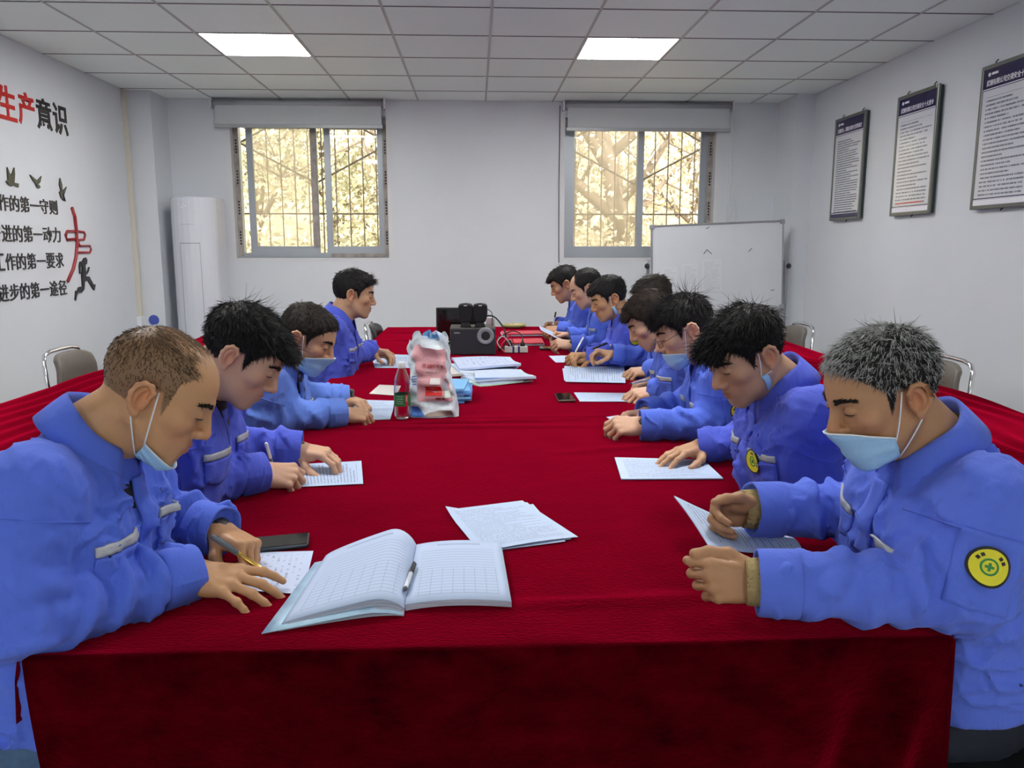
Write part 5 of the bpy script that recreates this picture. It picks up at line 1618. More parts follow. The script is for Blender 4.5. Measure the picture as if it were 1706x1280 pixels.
    sub(conform(torso, S - up * .175 + fw * .10, fw, rt, up, .040, .29, 'rect', .0035, 5, 30, stiff=6), 'placket', jm, smooth=True)
    strip = M['reflect']
    for s in (-1, 1):
        c = S - up * .118 + fw * .10 + rt * s * .098
        nn = nrm(fw + rt * s * .25 + up * .1)
        sub(conform(torso, c, nn, rt, up, .115, .017, 'rect', .005, 14, 4), 'reflective_strip', strip, smooth=True)
        sub(conform(torso, c - up * .042, nn, rt, up, .115, .062, 'flap', .006, 14, 10), 'pocket_flap', jm, smooth=True)
        sub(conform(torso, c - up * .10, nn, rt, up, .110, .085, 'flap', .003, 12, 10), 'chest_pocket', jm, smooth=True)
    # strip across the back
    sub(conform(torso, S - up * .15 - fw * .1, -fw, rt, up, .34, .022, 'rect', .004, 40, 4), 'reflective_strip', strip, smooth=True)
    # cuffs
    for sh, el, wr, hnd, a in arms:
        dr = nrm(wr - el); u0 = nrm(np.cross(dr, [0.1, .2, 1.0])); v0 = np.cross(dr, u0)
        G = []
        r0 = arm_r[2] + .0045
        for i in range(29):
            an = 2 * math.pi * i / 28; dv = u0 * math.cos(an) + v0 * math.sin(an)
            w_ = .0015 * math.sin(an * 5 + sd)
            G.append([wr + dr * h + dv * (r + w_) for r, h in ((r0 + .001, -.058), (r0 + .004, -.054), (r0 + .0035, -.030), (r0 + .002, .010), (r0 + .001, .012), (r0 - .004, .010), (r0 - .006, -.012))])
        sub(MB().grid(G), 'cuff', jm, smooth=True)
        if sp.get('undercuff'):
            G = []
            for i in range(25):
                an = 2 * math.pi * i / 24; dv = u0 * math.cos(an) + v0 * math.sin(an)
                w_ = .0012 * math.sin(an * 9 + sd)
                G.append([wr + dr * h + dv * (r + w_) for r, h in ((.043, -.01), (.0425, .010), (.041, .028), (.037, .032), (.034, .020))])
            MB().grid(G).build('sweater_cuff', sp['undercuff'], root, base=base, smooth=True)
    # badge on the upper arm nearest the camera
    if sp.get('badge'):
        sh, el, wr, hnd, a = arms[1] if side > 0 else arms[0]
        c = sh * (1 - sp.get('badge_t', .55)) + el * sp.get('badge_t', .55)
        n_ = np.asarray(sp.get('badge_n', (-.3 * side, -1, .2)), float)
        ad = nrm(el - sh); n_ = nrm(n_ - ad * (n_ @ ad)); uu = np.cross(ad, n_)
        c = c + n_ * .05
        bs = sp.get('badge_s', 1.0)
        sub(conform(jacket, c + ad * .012, n_, uu, -ad, .098, .125, 'rect', .0028, 14, 16), 'sleeve_pocket', jm, smooth=True)
        # the stiff embroidered disc follows a smooth curve fitted to the sleeve
        g_ = np.linspace(-1, 1, 9); XX, YY = np.meshgrid(g_, g_, indexing='ij'); k_ = (XX ** 2 + YY ** 2) <= 1.01
        xs_, ys_ = XX[k_] * .032 * bs, YY[k_] * .032 * bs
        O_ = c + np.outer(xs_, uu) - np.outer(ys_, ad) + n_ * .10
        P_, _ok = march(jacket, O_, np.tile(-n_, (len(O_), 1)), 0, steps=40, far=.25)
        hgt_ = (P_ - c) @ n_
        B_ = np.stack([np.ones_like(xs_), xs_, ys_, xs_ ** 2, xs_ * ys_, ys_ ** 2], 1)
        co_ = np.linalg.lstsq(B_, hgt_, rcond=None)[0]
        res_ = np.max(hgt_ - B_ @ co_) + .002
        def on_badge(x, y, off):
            return c + uu * x - ad * y + n_ * (co_ @ np.array([1, x, y, x * x, x * y, y * y]) + res_ + off)
        def disc(r0, r1, off, th, m, nm):
            G = [[on_badge(r * math.cos(a), r * math.sin(a), off) for r in np.linspace(r0, r1, 4)] for a in np.linspace(0, 2 * math.pi, 33)]
            MB().slab(G, n_ * th).build(nm, M[m], jk, base=base, smooth=False)
        def quad(x, y, w, h, off, m, nm, rot=0.0):
            G = []
            for a in (-.5, .5):
                G.append([on_badge(x + a * w * math.cos(rot) - b * h * math.sin(rot), y + a * w * math.sin(rot) + b * h * math.cos(rot), off) for b in (-.5, .5)])
            MB().slab(G, n_ * .001).build(nm, M[m], jk, base=base)
        disc(.0005, .032 * bs, .002, .006, 'ink', 'badge')
        disc(.0004, .028 * bs, .0032, .002, 'badge_yellow', 'badge_field')
        disc(.0105 * bs, .0135 * bs, .0040, .001, 'badge_green', 'badge_wreath')
        quad(0, 0, .013 * bs, .004 * bs, .0042, 'badge_green', 'badge_cross'); quad(0, 0, .004 * bs, .013 * bs, .0042, 'badge_green', 'badge_cross')
        for an in (150, 128, 52, 30): quad(.021 * bs * math.cos(math.radians(an)), .021 * bs * math.sin(math.radians(an)), .0055 * bs, .0055 * bs, .0040, 'ink', 'badge_character', math.radians(an - 90))
    # armhole seams
    for sh, el, wr, hnd, a in (arms if sp['res'] < .004 else []):
        ad = nrm(el - sh); e1 = nrm(np.cross(ad, [.3, .1, 1.0])); e2 = np.cross(ad, e1)
        c = sh + ad * .045
        an = np.linspace(0, 2 * math.pi, 41)
        O = c + np.outer(np.cos(an), e1) * .15 + np.outer(np.sin(an), e2) * .15; Dv = -(np.outer(np.cos(an), e1) + np.outer(np.sin(an), e2))
        ok0 = jacket(O.astype(f32)) > .012
        P_, ok = march(jacket, O, Dv, .0005, far=.15)
        run = []
        for i in range(41):
            if ok0[i] and ok[i] and (not run or np.linalg.norm(P_[i] - run[-1]) < .05): run.append(P_[i])
            else:
                if len(run) > 4: sub(MB().tube(run, .0021, 5), 'armhole_seam', jm, smooth=True)
                run = []
        if len(run) > 4: sub(MB().tube(run, .0021, 5), 'armhole_seam', jm, smooth=True)
    # ---- trousers and shoes
    kn = []
    def trousers(P):
        d = ell_(P, hip + np.array([0, 0, -.01]), (.15, .17, .11))
        for s in (-1, 1):
            h0 = hip + rt * s * .09 - np.array([0, 0, .03]); k0 = hip + rt * s * .12 + fwd * .40 + np.array([0, 0, -.035]); a0 = np.array([k0[0] - fwd[0] * .06, k0[1], .09])
            d = smin(d, smin(cap_(P, h0, k0, .088, .066), cap_(P, k0, a0, .064, .052), .02), .03)
        d = d - wob(P, 60, sd + 77) * .004
        return smax(d, (.085 - P[:, 2]), .004)
    lo = np.minimum(hip + fwd * .52, hip - fwd * .2) - .25; hi = np.maximum(hip + fwd * .52, hip - fwd * .2) + .25
    lo[2], hi[2] = .06, .68
    V, F = surface(trousers, lo, hi, .014)
    np_object('trousers', V, F, sp.get('trousers', M['trouser_navy']), root, base)
    for s in (-1, 1):
        k0 = hip + rt * s * .12 + fwd * .40; an = np.array([k0[0] - fwd[0] * .06, k0[1], .06])
        def shoe(P, an=an):
            d = cap_(P, an - fwd * .04 + np.array([0, 0, -.015]), an + fwd * .14 + np.array([0, 0, -.022]), .042, .036)
            d = smin(d, cap_(P, an + np.array([0, 0, -.01]), an + np.array([0, 0, .05]), .042, .045), .02)
            return smax(d, .004 - P[:, 2], .004)
        l2 = np.minimum(an - fwd * .12, an + fwd * .22) - .07; h2 = np.maximum(an - fwd * .12, an + fwd * .22) + .07; l2[2], h2[2] = -.01, .16
        V, F = surface(shoe, l2, h2, .012)
        np_object('shoe', V, F, M['shoe'], root, base)

    # ---- hair
    T, Tt = sp.get('thick', .010), sp.get('top', .014)
    nape = sp.get('nape', -.068)
    bald = sp.get('bald')
    def hair(P):
        d = skull(P)
        Q = P.copy(); Q[:, 0] = np.abs(Q[:, 0])
        tz = np.clip((P[:, 2] - .01) / .085, 0, 1) ** 1.3
        th = T + (Tt - T) * tz
        d = d - th - wob(P, 160, sd + 3) * .0020 - (1 - 2 * np.abs(wob(P * A(1.0, .5, 1.0), 330, sd + 4))) * .0014
        reg = zline(P[:, 1], nape, sp.get('hl', .008)) - P[:, 2]
        reg = np.where(P[:, 1] < -.02, reg, reg)
        d = smax(d, reg * .55, .010)
        for (c, r) in sp.get('lumps', []): d = smin(d, ell_(P, c, r) - wob(P, 220, sd) * .002, .012)
        if bald is not None:
            d = d + (1 - bald(P)) * .05
        return d
    V, F = surface(hair, (-.12, -.15, -.10), (.12, .145, .16), vsH * 1.25, project=False)
    dH, g = grad(hair, V)
    vary = (.75 + .5 * rng.rand(len(V), 1))
    hc = np.array(sp['hair'], f32)
    parts_v, parts_f, parts_c = [V], [F], [np.tile(hc, (len(V), 1)) * vary * .8]
    nvt = len(V)
    if sp.get('noshell'):
        parts_v, parts_f, parts_c, nvt = [], [], [], 0
        q = VH.astype(f32)
        msk = np.clip((q[:, 2] - zline(q[:, 1], nape, sp.get('hl', .008))) / .012 + .3, 0, 1) * (np.abs(skull(q)) < .002) * (q[:, 1] < .095)
        if bald is not None: msk = msk * bald(q)
        V = VH[rng.rand(len(VH)) < msk]; _, g = grad(skull, V)
    ns = sp.get('strands', 2500)
    def scatter(n, Ls, w, jit, lift, bend, sel=None):
        nonlocal nvt
        pool = np.arange(len(V)) if sel is None else np.where(sel(V))[0]
        if len(pool) == 0 or n == 0: return
        # upper side only
        ok = pool[skull(V[pool].astype(f32)) > min(.002, T - .0015)]
        if len(ok) == 0: return
        ids = rng.choice(ok, n)
        R = V[ids] + rng.normal(size=(n, 3)) * .0012; N = g[ids]
        wh = np.array(sp.get('whorl', (.01, -.055, .11)))
        fl = R - wh
        fl = fl + np.array(sp.get('comb', (0, .02, 0)))
        fl = fl - N * np.einsum('ij,ij->i', fl, N)[:, None]
        fl /= np.linalg.norm(fl, axis=1, keepdims=True) + 1e-9
        if sp.get('grey') is not None:
            gm = (rng.rand(n, 1) < sp['grey'](R)[:, None]) * (.6 + .4 * rng.rand(n, 1))
            cc = hc * (1 - gm) + np.array(sp.get('greycol', (.42, .42, .41))) * gm
        else: cc = np.tile(hc, (n, 1)) * (.5 + 1.0 * rng.rand(n, 1))
        v, f, c = strands(R, N, fl, Ls, bend, w, rng, cc, jit, lift, segs=3 if sp['res'] < .003 else 2, hgt=.35 + .65 * np.clip((R[:, 2] - .0) / .08, 0, 1))
        parts_v.append(v); parts_f.append(f + nvt); parts_c.append(c); nvt += len(v)
    scatter(ns, sp.get('slen', .026), sp.get('swid', .0011), sp.get('jit', .16), sp.get('lift', .13), sp.get('bend', .30))
    for (n, L, w, jit, lift, sel) in sp.get('tufts', []): scatter(n, L, w, jit, lift, -.05, sel)
    hv = toW(np.concatenate(parts_v))
    np_object('hair', hv, np.concatenate(parts_f), HAIR, root, base, np.concatenate(parts_c))
    # sparse hairs on a bald top
    if sp.get('sparse'):
        n, L, w = sp['sparse']
        a = rng.rand(n, 2)
        P0 = np.stack([(a[:, 0] - .5) * .11, -.06 + a[:, 1] * .085, np.full(n, .16)], 1)
        R, ok = march(skull, P0, np.tile([0, 0, -1.0], (n, 1)), .0005, far=.2)
        R = R[ok]; _, N = grad(skull, R)
        fl = np.tile(np.array([.0, 1.0, .0]), (len(R), 1)) + rng.normal(size=(len(R), 3)) * .15; fl[:, 0] += R[:, 0] * 8
        fl -= N * np.einsum('ij,ij->i', fl, N)[:, None]; fl /= np.linalg.norm(fl, axis=1, keepdims=True)
        v, f, c = strands(R, N, fl, L, .35, w, rng, np.tile(np.array(sp.get('sparsecol', sp['hair'])), (len(R), 1)), .12, .12, sink=-.0003)
        np_object('thin_hair', toW(v), f, HAIR, root, base, c)
    # eyebrows, lashes
    EV, EF, EC, ne = [], [], [], 0
    for s in (-1, 1):
        k = sp.get('brow', 200)
        u_ = rng.rand(k); x = .012 + .040 * u_; z = .0275 + .006 * np.sin(u_ * 2.4) - .004 * u_ + rng.normal(size=k) * .0022 * (1.2 - u_)
        P0 = np.stack([s * x, np.full(k, .16), z], 1)
        R, ok = march(face, P0, np.tile([0, -1.0, 0], (k, 1)), .0003, far=.2)
        _, N = grad(face, R)
        fl = np.tile(np.array([s * 1.0, 0, .25]), (k, 1)); fl -= N * np.einsum('ij,ij->i', fl, N)[:, None]; fl /= np.linalg.norm(fl, axis=1, keepdims=True)
        v, f, c = strands(R, N, fl, .009, .10, .0009, rng, np.tile(np.array(sp.get('browcol', (.02, .016, .014))), (k, 1)), .25, .12, sink=-.0004)
        np_object('eyebrow', toW(v), f, HAIR, root, base, c)
    for s in (-1, 1):
        u_ = np.linspace(0, 1, 9); x = .0185 + .027 * u_; z = .0032 + .0022 * np.sin(u_ * math.pi) - .0005
        P0 = np.stack([s * x, np.full(9, .16), z], 1)
        R, ok = march(face, P0, np.tile([0, -1.0, 0], (9, 1)), .0002, far=.2)
        MB().tube([tuple(p) for p in toW(R)], [.0005] + [.0015 * hs] * 7 + [.0005], 5).build('eyelash', M['lash'], root, base=base, smooth=True)
    # ---- mask
    mk = sp.get('mask')
    if mk:
        c0 = np.array([0, .018, -.058])
        t0, t1, az = mk.get('top', 16), mk.get('bot', -72), mk.get('az', 72)
        nu, nv_ = 25, 15
        if mk.get('kind') == 'side':
            # folded mask hanging at the cheek under one ear
            sg = side_sign(side)
            R = []
            for i in range(5):
                for j in range(9):
                    y = .022 - .016 * i / 4 - .010 * j / 8; z = -.040 - .052 * j / 8
                    R.append((sg * .16, y + mk.get('dy', 0), z + mk.get('dz', 0)))
            R = np.array(R); P1, ok = march(skull, R, np.tile([-sg * 1.0, 0, 0], (len(R), 1)), .006, far=.16)
            P1 = P1 + np.array([[0, 0, 0]])
            G = toW(P1).reshape(5, 9, 3)
            o = MB().grid(G).build('face_mask', M['mask'], root, base=base, smooth=True)
            m_ = o.modifiers.new('thick', 'SOLIDIFY'); m_.thickness = .005; m_.offset = 1
            corners = [(P1.reshape(5, 9, 3)[0, 0], P1.reshape(5, 9, 3)[4, 0], sg)]
        else:
            G = np.zeros((nu, nv_, 3))
            dirs = []
            for i in range(nu):
                for j in range(nv_):
                    u_, v_ = i / (nu - 1) * 2 - 1, j / (nv_ - 1)
                    ph = math.radians(az * u_)
                    top = t0 + (mk.get('side_top', -6) - t0) * abs(u_) ** 2.2; bot = t1 + (mk.get('side_bot', -44) - t1) * abs(u_) ** 1.8
                    th = math.radians(top + (bot - top) * v_)
                    dirs.append((math.sin(ph) * math.cos(th), math.cos(ph) * math.cos(th), math.sin(th)))
            dirs = np.array(dirs); O = c0 + dirs * .2
            P1, ok = march(skull if t0 < 0 else face, O, -dirs, .0055, far=.19)
            rr = np.linalg.norm(P1 - c0, axis=1).reshape(nu, nv_)
            for _ in range(2):
                rr[1:-1] = np.maximum(rr[1:-1], (rr[:-2] + rr[2:]) / 2); rr[:, 1:-1] = np.maximum(rr[:, 1:-1], (rr[:, :-2] + rr[:, 2:]) / 2)
            vv = np.linspace(0, 1, nv_)[None, :]
            rr = rr + .0016 * np.sin(vv * 22) * (vv > .12) * (vv < .9) + .001
            P1 = c0 + dirs * rr.reshape(-1, 1)
            G = P1.reshape(nu, nv_, 3)
            o = MB().grid(toW(P1).reshape(nu, nv_, 3)).build('face_mask', M['mask'], root, base=base, smooth=True)
            m_ = o.modifiers.new('thick', 'SOLIDIFY'); m_.thickness = .002; m_.offset = 1
            edge = [tuple(p) for p in toW(G[:, 0])]
            MB().tube(edge, .0016, 5).build('mask_edge', M['mask_white'], o, base=base, smooth=True)
            corners = [(G[-1, 1], G[-1, -2], 1), (G[0, 1], G[0, -2], -1)]
        for (ct, cb, s) in corners:
            w_ = sp.get('width', 1.0)
            e1 = np.array([s * (.0775 * w_), .006, .020]); e2 = np.array([s * (.083 * w_), -.016, -.033])
            for (p, q) in ((ct, e1), (cb, e2)):
                p = np.array(p); mid = (p + q) / 2 + np.array([s * .007, 0, 0])
                pts_ = [p * (1 - t) ** 2 + 2 * t * (1 - t) * mid + q * t * t for t in np.linspace(0, 1, 7)]
                pts_ = np.array(pts_); d, gg = grad(skull, pts_); pts_ = pts_ + gg * np.maximum(0, .003 - d)[:, None]
                MB().tube([tuple(v) for v in toW(pts_)], .0014, 5).build('ear_loop', M['mask_white'], o, base=base, smooth=True)
    if sp.get('glasses'):
        gl = []
        fr = MB()
        for s in (-1, 1):
            pts_ = [(s * (.031 + .021 * math.cos(a)), .108 - .004 * abs(math.cos(a)) - (.010 if s * math.cos(a) * s > .5 else 0), -.004 + .014 * math.sin(a)) for a in np.linspace(0, 2 * math.pi, 19)[:-1]]
            fr.tube([tuple(p) for p in toW(np.array(pts_))], .0011, 6, closed=True)
            fr.tube([tuple(p) for p in toW(np.array([(s * .052, .098, .0), (s * .066, .075, .004), (s * .0785, .02, .012), (s * .080, -.012, .014)]))], .0011, 6)
        fr.tube([tuple(p) for p in toW(np.array([(-.010, .109, 0), (0, .113, .002), (.010, .109, 0)]))], .0011, 6)
        fr.build('glasses', M['darkmetal'], root, base=base, smooth=True)
    if sp.get('watch'):
        sh, el, wr, hnd, a = arms[0] if sp['watch'] == 'R' else arms[1]
        dr = nrm(wr - el); u0 = nrm(np.cross(dr, [0.1, .2, 1.0])); v0 = np.cross(dr, u0)
        G = [[wr + dr * h + (u0 * math.cos(an) + v0 * math.sin(an)) * r for r, h in ((.0385, .016), (.0400, .018), (.0400, .030), (.0385, .032))] for an in np.linspace(0, 2 * math.pi, 21)]
        MB().grid(G).build('wrist_watch', M['black'], root, base=base, smooth=True)
    return root
def side_sign(s): return -1 if s > 0 else 1   # which head side faces the camera: left side for people on the right

def jacket_mat(name, c, fade=.12):
    m, nt, b = new_mat(name)
    set_in(b, rough=.82, spec=.25, sheen=.08)
    tc = nt.nodes.new('ShaderNodeTexCoord')
    n = nt.nodes.new('ShaderNodeTexNoise'); n.inputs['Scale'].default_value = 5; n.inputs['Detail'].default_value = 6
    nt.links.new(tc.outputs['Object'], n.inputs['Vector'])
    mx = nt.nodes.new('ShaderNodeMixRGB')
    mx.inputs[1].default_value = tuple(v * (1 - fade) for v in c) + (1,); mx.inputs[2].default_value = (min(1, c[0] * 1.25 + .008), min(1, c[1] * 1.18 + .008), min(1, c[2] * 1.05), 1)
    nt.links.new(n.outputs[0], mx.inputs[0]); nt.links.new(mx.outputs[0], b.inputs['Base Color'])
    n2 = nt.nodes.new('ShaderNodeTexNoise'); n2.inputs['Scale'].default_value = 16; n2.inputs['Detail'].default_value = 4; n2.inputs['Distortion'].default_value = .8
    mp = nt.nodes.new('ShaderNodeMapping'); mp.inputs['Scale'].default_value = (1.4, 1.0, .6); mp.inputs['Rotation'].default_value = (.3, .5, .4)
    nt.links.new(tc.outputs['Object'], mp.inputs[0]); nt.links.new(mp.outputs[0], n2.inputs['Vector'])
    w = nt.nodes.new('ShaderNodeTexNoise'); w.inputs['Scale'].default_value = 700
    nt.links.new(tc.outputs['Object'], w.inputs['Vector'])
    ad = nt.nodes.new('ShaderNodeMath'); ad.operation = 'MULTIPLY_ADD'; ad.inputs[1].default_value = .06
    nt.links.new(w.outputs[0], ad.inputs[0]); nt.links.new(n2.outputs[0], ad.inputs[2])
    bp = nt.nodes.new('ShaderNodeBump'); bp.inputs['Strength'].default_value = .55; bp.inputs['Distance'].default_value = .012
    nt.links.new(ad.outputs[0], bp.inputs['Height']); nt.links.new(bp.outputs[0], b.inputs['Normal'])
    return m
M['jk_a'] = jacket_mat('work_jacket_blue', (.078, .150, .70))
M['jk_b'] = jacket_mat('work_jacket_violet', (.070, .105, .62))
M['jk_c'] = jacket_mat('work_jacket_faded', (.115, .225, .72))
M['jk_d'] = jacket_mat('work_jacket_light', (.090, .160, .72))
M['reflect'] = mat('reflective_tape', (.42, .44, .46), .45, bump=(200, .2))
M['trouser_navy'] = mat('navy_trousers', (.012, .016, .030), .85)
M['jeans'] = mat('blue_jeans', (.06, .12, .22), .85, noise=(24, .3), bump=(300, .2))
M['shoe'] = mat('dark_shoe', (.015, .014, .013), .5)
M['badge_yellow'] = mat('badge_yellow', (.72, .66, .02), .6)
M['badge_green'] = mat('badge_green', (.02, .22, .05), .6)
M['lash'] = mat('eyelash', (.012, .009, .008), .6)
M['mask'] = mat('mask_blue', (.34, .58, .80), .8, bump=(160, .2))
M['mask_white'] = mat('mask_white', (.78, .82, .86), .8)
M['knit_grey'] = mat('grey_knit', (.16, .15, .17), .95, bump=(240, .9, (1, 1, .4)))
M['tee_black'] = mat('black_shirt', (.012, .012, .014), .9)
M['knit_tan'] = mat('tan_knit', (.40, .30, .13), .95, bump=(160, .9))
M['shirt_red'] = mat('dark_red_shirt', (.25, .03, .05), .9)

# ================================================================== THE TWELVE PEOPLE
BLACK = (.010, .009, .009)
DKBROWN = (.018, .013, .010)
def arm(el, wr, fwd, up, pose): return dict(el=el, wr=wr, fwd=fwd, up=up, pose=pose)
def bald_top(P):
    """1 where hair grows thick, 0 on the bald crown and forehead"""
    x, y, z = P[:, 0], P[:, 1], P[:, 2]
    r = np.sqrt((x / .060) ** 2 + ((y - .035) / .095) ** 2)
    m = np.clip((r - .80) / .25, 0, 1)
    m = np.where(z < .045, np.maximum(m, np.clip((.050 - y) / .02, 0, 1)), m)
    return m.astype(f32)
def receding(P):
    x, y, z = P[:, 0], P[:, 1], P[:, 2]
    r = np.sqrt((x / .070) ** 2 + ((y - .085) / .060) ** 2)
    m = np.clip((r - .80) / .25, 0, 1)
    return np.where(z < .03, np.maximum(m, np.clip((.045 - y) / .02, 0, 1)), m).astype(f32)
def greyf(P): return np.clip(.45 + 4.5 * (P[:, 2] - .005), .18, .88)

SK_TAN = (.50, .275, .135); SK_FAIR = (.62, .375, .245); SK_MID = (.52, .30, .175); SK_DARK = (.42, .225, .115)
NEAR = dict(res=.0028, hres=.0026, jres=.0070)
MID = dict(res=.0037, hres=.0034, jres=.0095)
FAR = dict(res=.0050, hres=.0043, jres=.012)
crown_tuft = lambda V: (V[:, 2] > .09) & (V[:, 1] < -.0)
fringe = lambda V: (V[:, 1] > .055) & (V[:, 2] > .05)
topsel = lambda V: V[:, 2] > .07

people = []
# ---- left side, front to back
people.append(dict(NEAR, seed=1, side=-1, head=at(262, 655, 1.48), aim=(12, 34, 0), hipback=.10,
    skin=SK_TAN, hair=(.060, .040, .022), scalp=.68, noshell=True, hl=.036, fold=1.2, sfold=1.9, bald=bald_top, thick=-.0012, top=-.0012, strands=9000, slen=.012, swid=.0006, lift=.25, jit=.3,
    sparse=(650, .028, .0003), sparsecol=(.14, .09, .05), nape=-.062, stubble=.3, jaw=.97,
    armR=arm((-.735, 1.235, .82), onz(312, 955, .805), (.15, -.012, -.028), (.05, -.42, 1), 'spread'),
    armL=arm((-.72, 1.74, .83), onz(366, 884, .815), (.85, -.55, -.20), (.10, .25, 1), 'point'),
    mask=dict(top=-30, bot=-84, side_top=-14, side_bot=-52, az=78), shirt=M['knit_grey'], cloth=M['jk_a'], trousers=M['jeans'], gap=26,
    label='balding man in blue work jacket with lowered mask, writing at the front left corner'))
people.append(dict(NEAR, seed=2, side=-1, fold=1.2, sfold=1.8, vee=1.0, head=at(403, 592, 2.06), aim=(4, 38, 0), hipback=.10, hscale=1.02,
    skin=SK_FAIR, hair=BLACK, thick=.004, top=.011, strands=6500, slen=.028, swid=.0011, jaw=1.04, width=1.02, stubble=.25,
    lumps=[((0, .076, .070), (.054, .024, .024))], comb=(0, .04, 0), tufts=[(60, .045, .0006, .5, 1.1, crown_tuft), (700, .040, .0011, .2, .1, fringe)],
    armR=arm((-.815, 1.93, .815), onz(432, 787, .81), (.75, .30, -.20), (-.2, -.75, .8), 'pen'),
    armL=arm((-.76, 2.33, .84), onz(496, 748, .815), (.80, -.22, -.10), (.05, -.10, 1), 'relax'),
    shirt=M['tee_black'], cloth=M['jk_b'], gap=28,
    label='young black-haired man without mask writing, second on the left side'))
people.append(dict(MID, seed=3, side=-1, vee=1.1, head=at(512, 563, 2.95), aim=(-8, 28, 0), hipback=.10,
    skin=SK_MID, hair=DKBROWN, thick=.003, top=.008, strands=2600, slen=.022, swid=.0012,
    armR=arm((-.80, 2.80, .815), onz(568, 688, .80), (.8, .25, -.15), (-.1, -.5, 1), 'pen'),
    armL=arm((-.76, 3.20, .83), onz(575, 664, .80), (.75, -.55, -.1), (0, .1, 1), 'relax'), watch='L',
    mask=dict(top=20, bot=-70, side_top=2, side_bot=-44, az=76), shirt=M['tee_black'], cloth=M['jk_c'], gap=30,
    label='man wearing a blue mask over his mouth, third on the left side'))
people.append(dict(MID, seed=4, side=-1, head=at(590, 491, 4.25), aim=(6, 12, 0), hipback=.08,
    skin=SK_MID, hair=BLACK, thick=.007, top=.016, strands=1800, slen=.020, swid=.0014, tufts=[(150, .030, .0014, .3, .7, fringe)],
    armR=arm((-.81, 4.13, .80), onz(618, 585, .83), (.9, .15, -.2), (0, -.4, 1), 'relax'),
    armL=arm((-.78, 4.53, .82), onz(625, 583, .835), (.85, -.45, -.2), (0, .3, 1), 'relax'),
    shirt=M['tee_black'], cloth=M['jk_b'], gap=24,
    label='short-haired man sitting upright, farthest on the left side'))
# ---- right side, front to back
people.append(dict(NEAR, seed=5, side=1, hipshift=.07, fold=1.2, sfold=1.45, head=at(1470, 655, 1.48), aim=(-4, 24, 0), hipback=.10, bulk=1.12, sleeve=(.084, .068, .052),
    skin=SK_DARK, hair=(.012, .011, .011), grey=greyf, greycol=(.50, .51, .50), thick=.003, top=.005, strands=7500, slen=.020, swid=.0006, lift=.05, jit=.12, bend=.22, hl=.016, width=1.03,
    tufts=[(30, .03, .0005, .5, 1.2, crown_tuft)], nape=-.070,
    armL=arm((.825, 1.255, .83), onz(1272, 970, .822), (-1, .10, .0), (0, -1, .30), 'pinch'),
    armR=arm((.90, 1.68, .83), onz(1258, 848, .845), (-.92, -.20, .02), (0, .88, .40), 'thumbup'),
    mask=dict(top=18, bot=-72, side_top=0, side_bot=-46, az=74), cloth=M['jk_d'], undercuff=M['knit_tan'], badge=True, badge_t=.62, badge_n=(-.35, -1, .45), gap=20, shirt=M['knit_tan'],
    label='grey-haired man with a blue mask under his nose holding sheets, front right'))
people.append(dict(NEAR, seed=6, side=1, head=at(1243, 592, 2.09), aim=(-14, 30, 0), hipback=.10,
    skin=SK_MID, hair=BLACK, thick=.004, top=.011, strands=6500, slen=.030, swid=.0011, comb=(0, .05, 0),
    lumps=[((0, .080, .064), (.056, .024, .026))], tufts=[(60, .045, .0006, .5, 1.2, crown_tuft), (800, .048, .0011, .2, .05, fringe)],
    armL=arm((.765, 2.085, .815), (.985, 2.19, .80), (.9, .4, -.05), (0, 0, 1), 'relax'),
    armR=arm((.87, 2.36, .83), onz(1172, 742, .80), (-.85, -.38, -.14), (.05, .05, 1), 'flat'),
    mask=dict(kind='side'), cloth=M['jk_b'], badge=True, badge_t=.66, badge_n=(-.7, -1, .4), gap=20, shirt=M['tee_black'], fold=1.2, sfold=1.9,
    label='black-haired man with a folded mask hanging below his ear, second on the right side'))
people.append(dict(MID, seed=7, side=1, head=at(1140, 550, 2.86), aim=(4, 26, 0), hipback=.10,
    skin=SK_FAIR, hair=BLACK, thick=.004, top=.011, strands=3000, slen=.034, swid=.0012, lumps=[((0, .076, .064), (.053, .023, .024))],
    tufts=[(130, .070, .0009, .5, 1.2, lambda V: (V[:, 2] > .085)), (400, .036, .0012, .2, .1, fringe)],
    armL=arm((.90, 2.66, .815), onz(1072, 708, .805), (-.95, .1, -.06), (.05, -.62, .8), 'hold'),
    armR=arm((.90, 3.04, .83), onz(1076, 688, .805), (-.9, -.35, -.08), (.05, .5, .9), 'hold'),
    mask=dict(top=8, bot=-76, side_top=-8, side_bot=-50, az=74), glasses=True, cloth=M['jk_a'], badge=True, badge_t=.6, gap=20, shirt=M['tee_black'],
    label='man in thin glasses with a mask under his nose, third on the right side'))
people.append(dict(MID, seed=8, side=1, head=at(1084, 533, 3.45), aim=(6, 36, 0), hipback=.10,
    skin=SK_FAIR, hair=(.022, .013, .009), thick=.004, top=.011, strands=2200, slen=.030, swid=.0013, lumps=[((0, .077, .066), (.053, .023, .024))], comb=(0, .04, 0),
    armL=arm((.92, 3.24, .815), onz(1092, 650, .80), (-.9, -.1, -.18), (.05, -.3, 1), 'relax'),
    armR=arm((.93, 3.62, .83), onz(1090, 634, .815), (-.9, -.2, -.2), (.05, -.1, 1), 'pen'),
    cloth=M['jk_a'], gap=22, shirt=M['tee_black'],
    label='brown-haired man bowed low over his paper, fourth on the right side'))
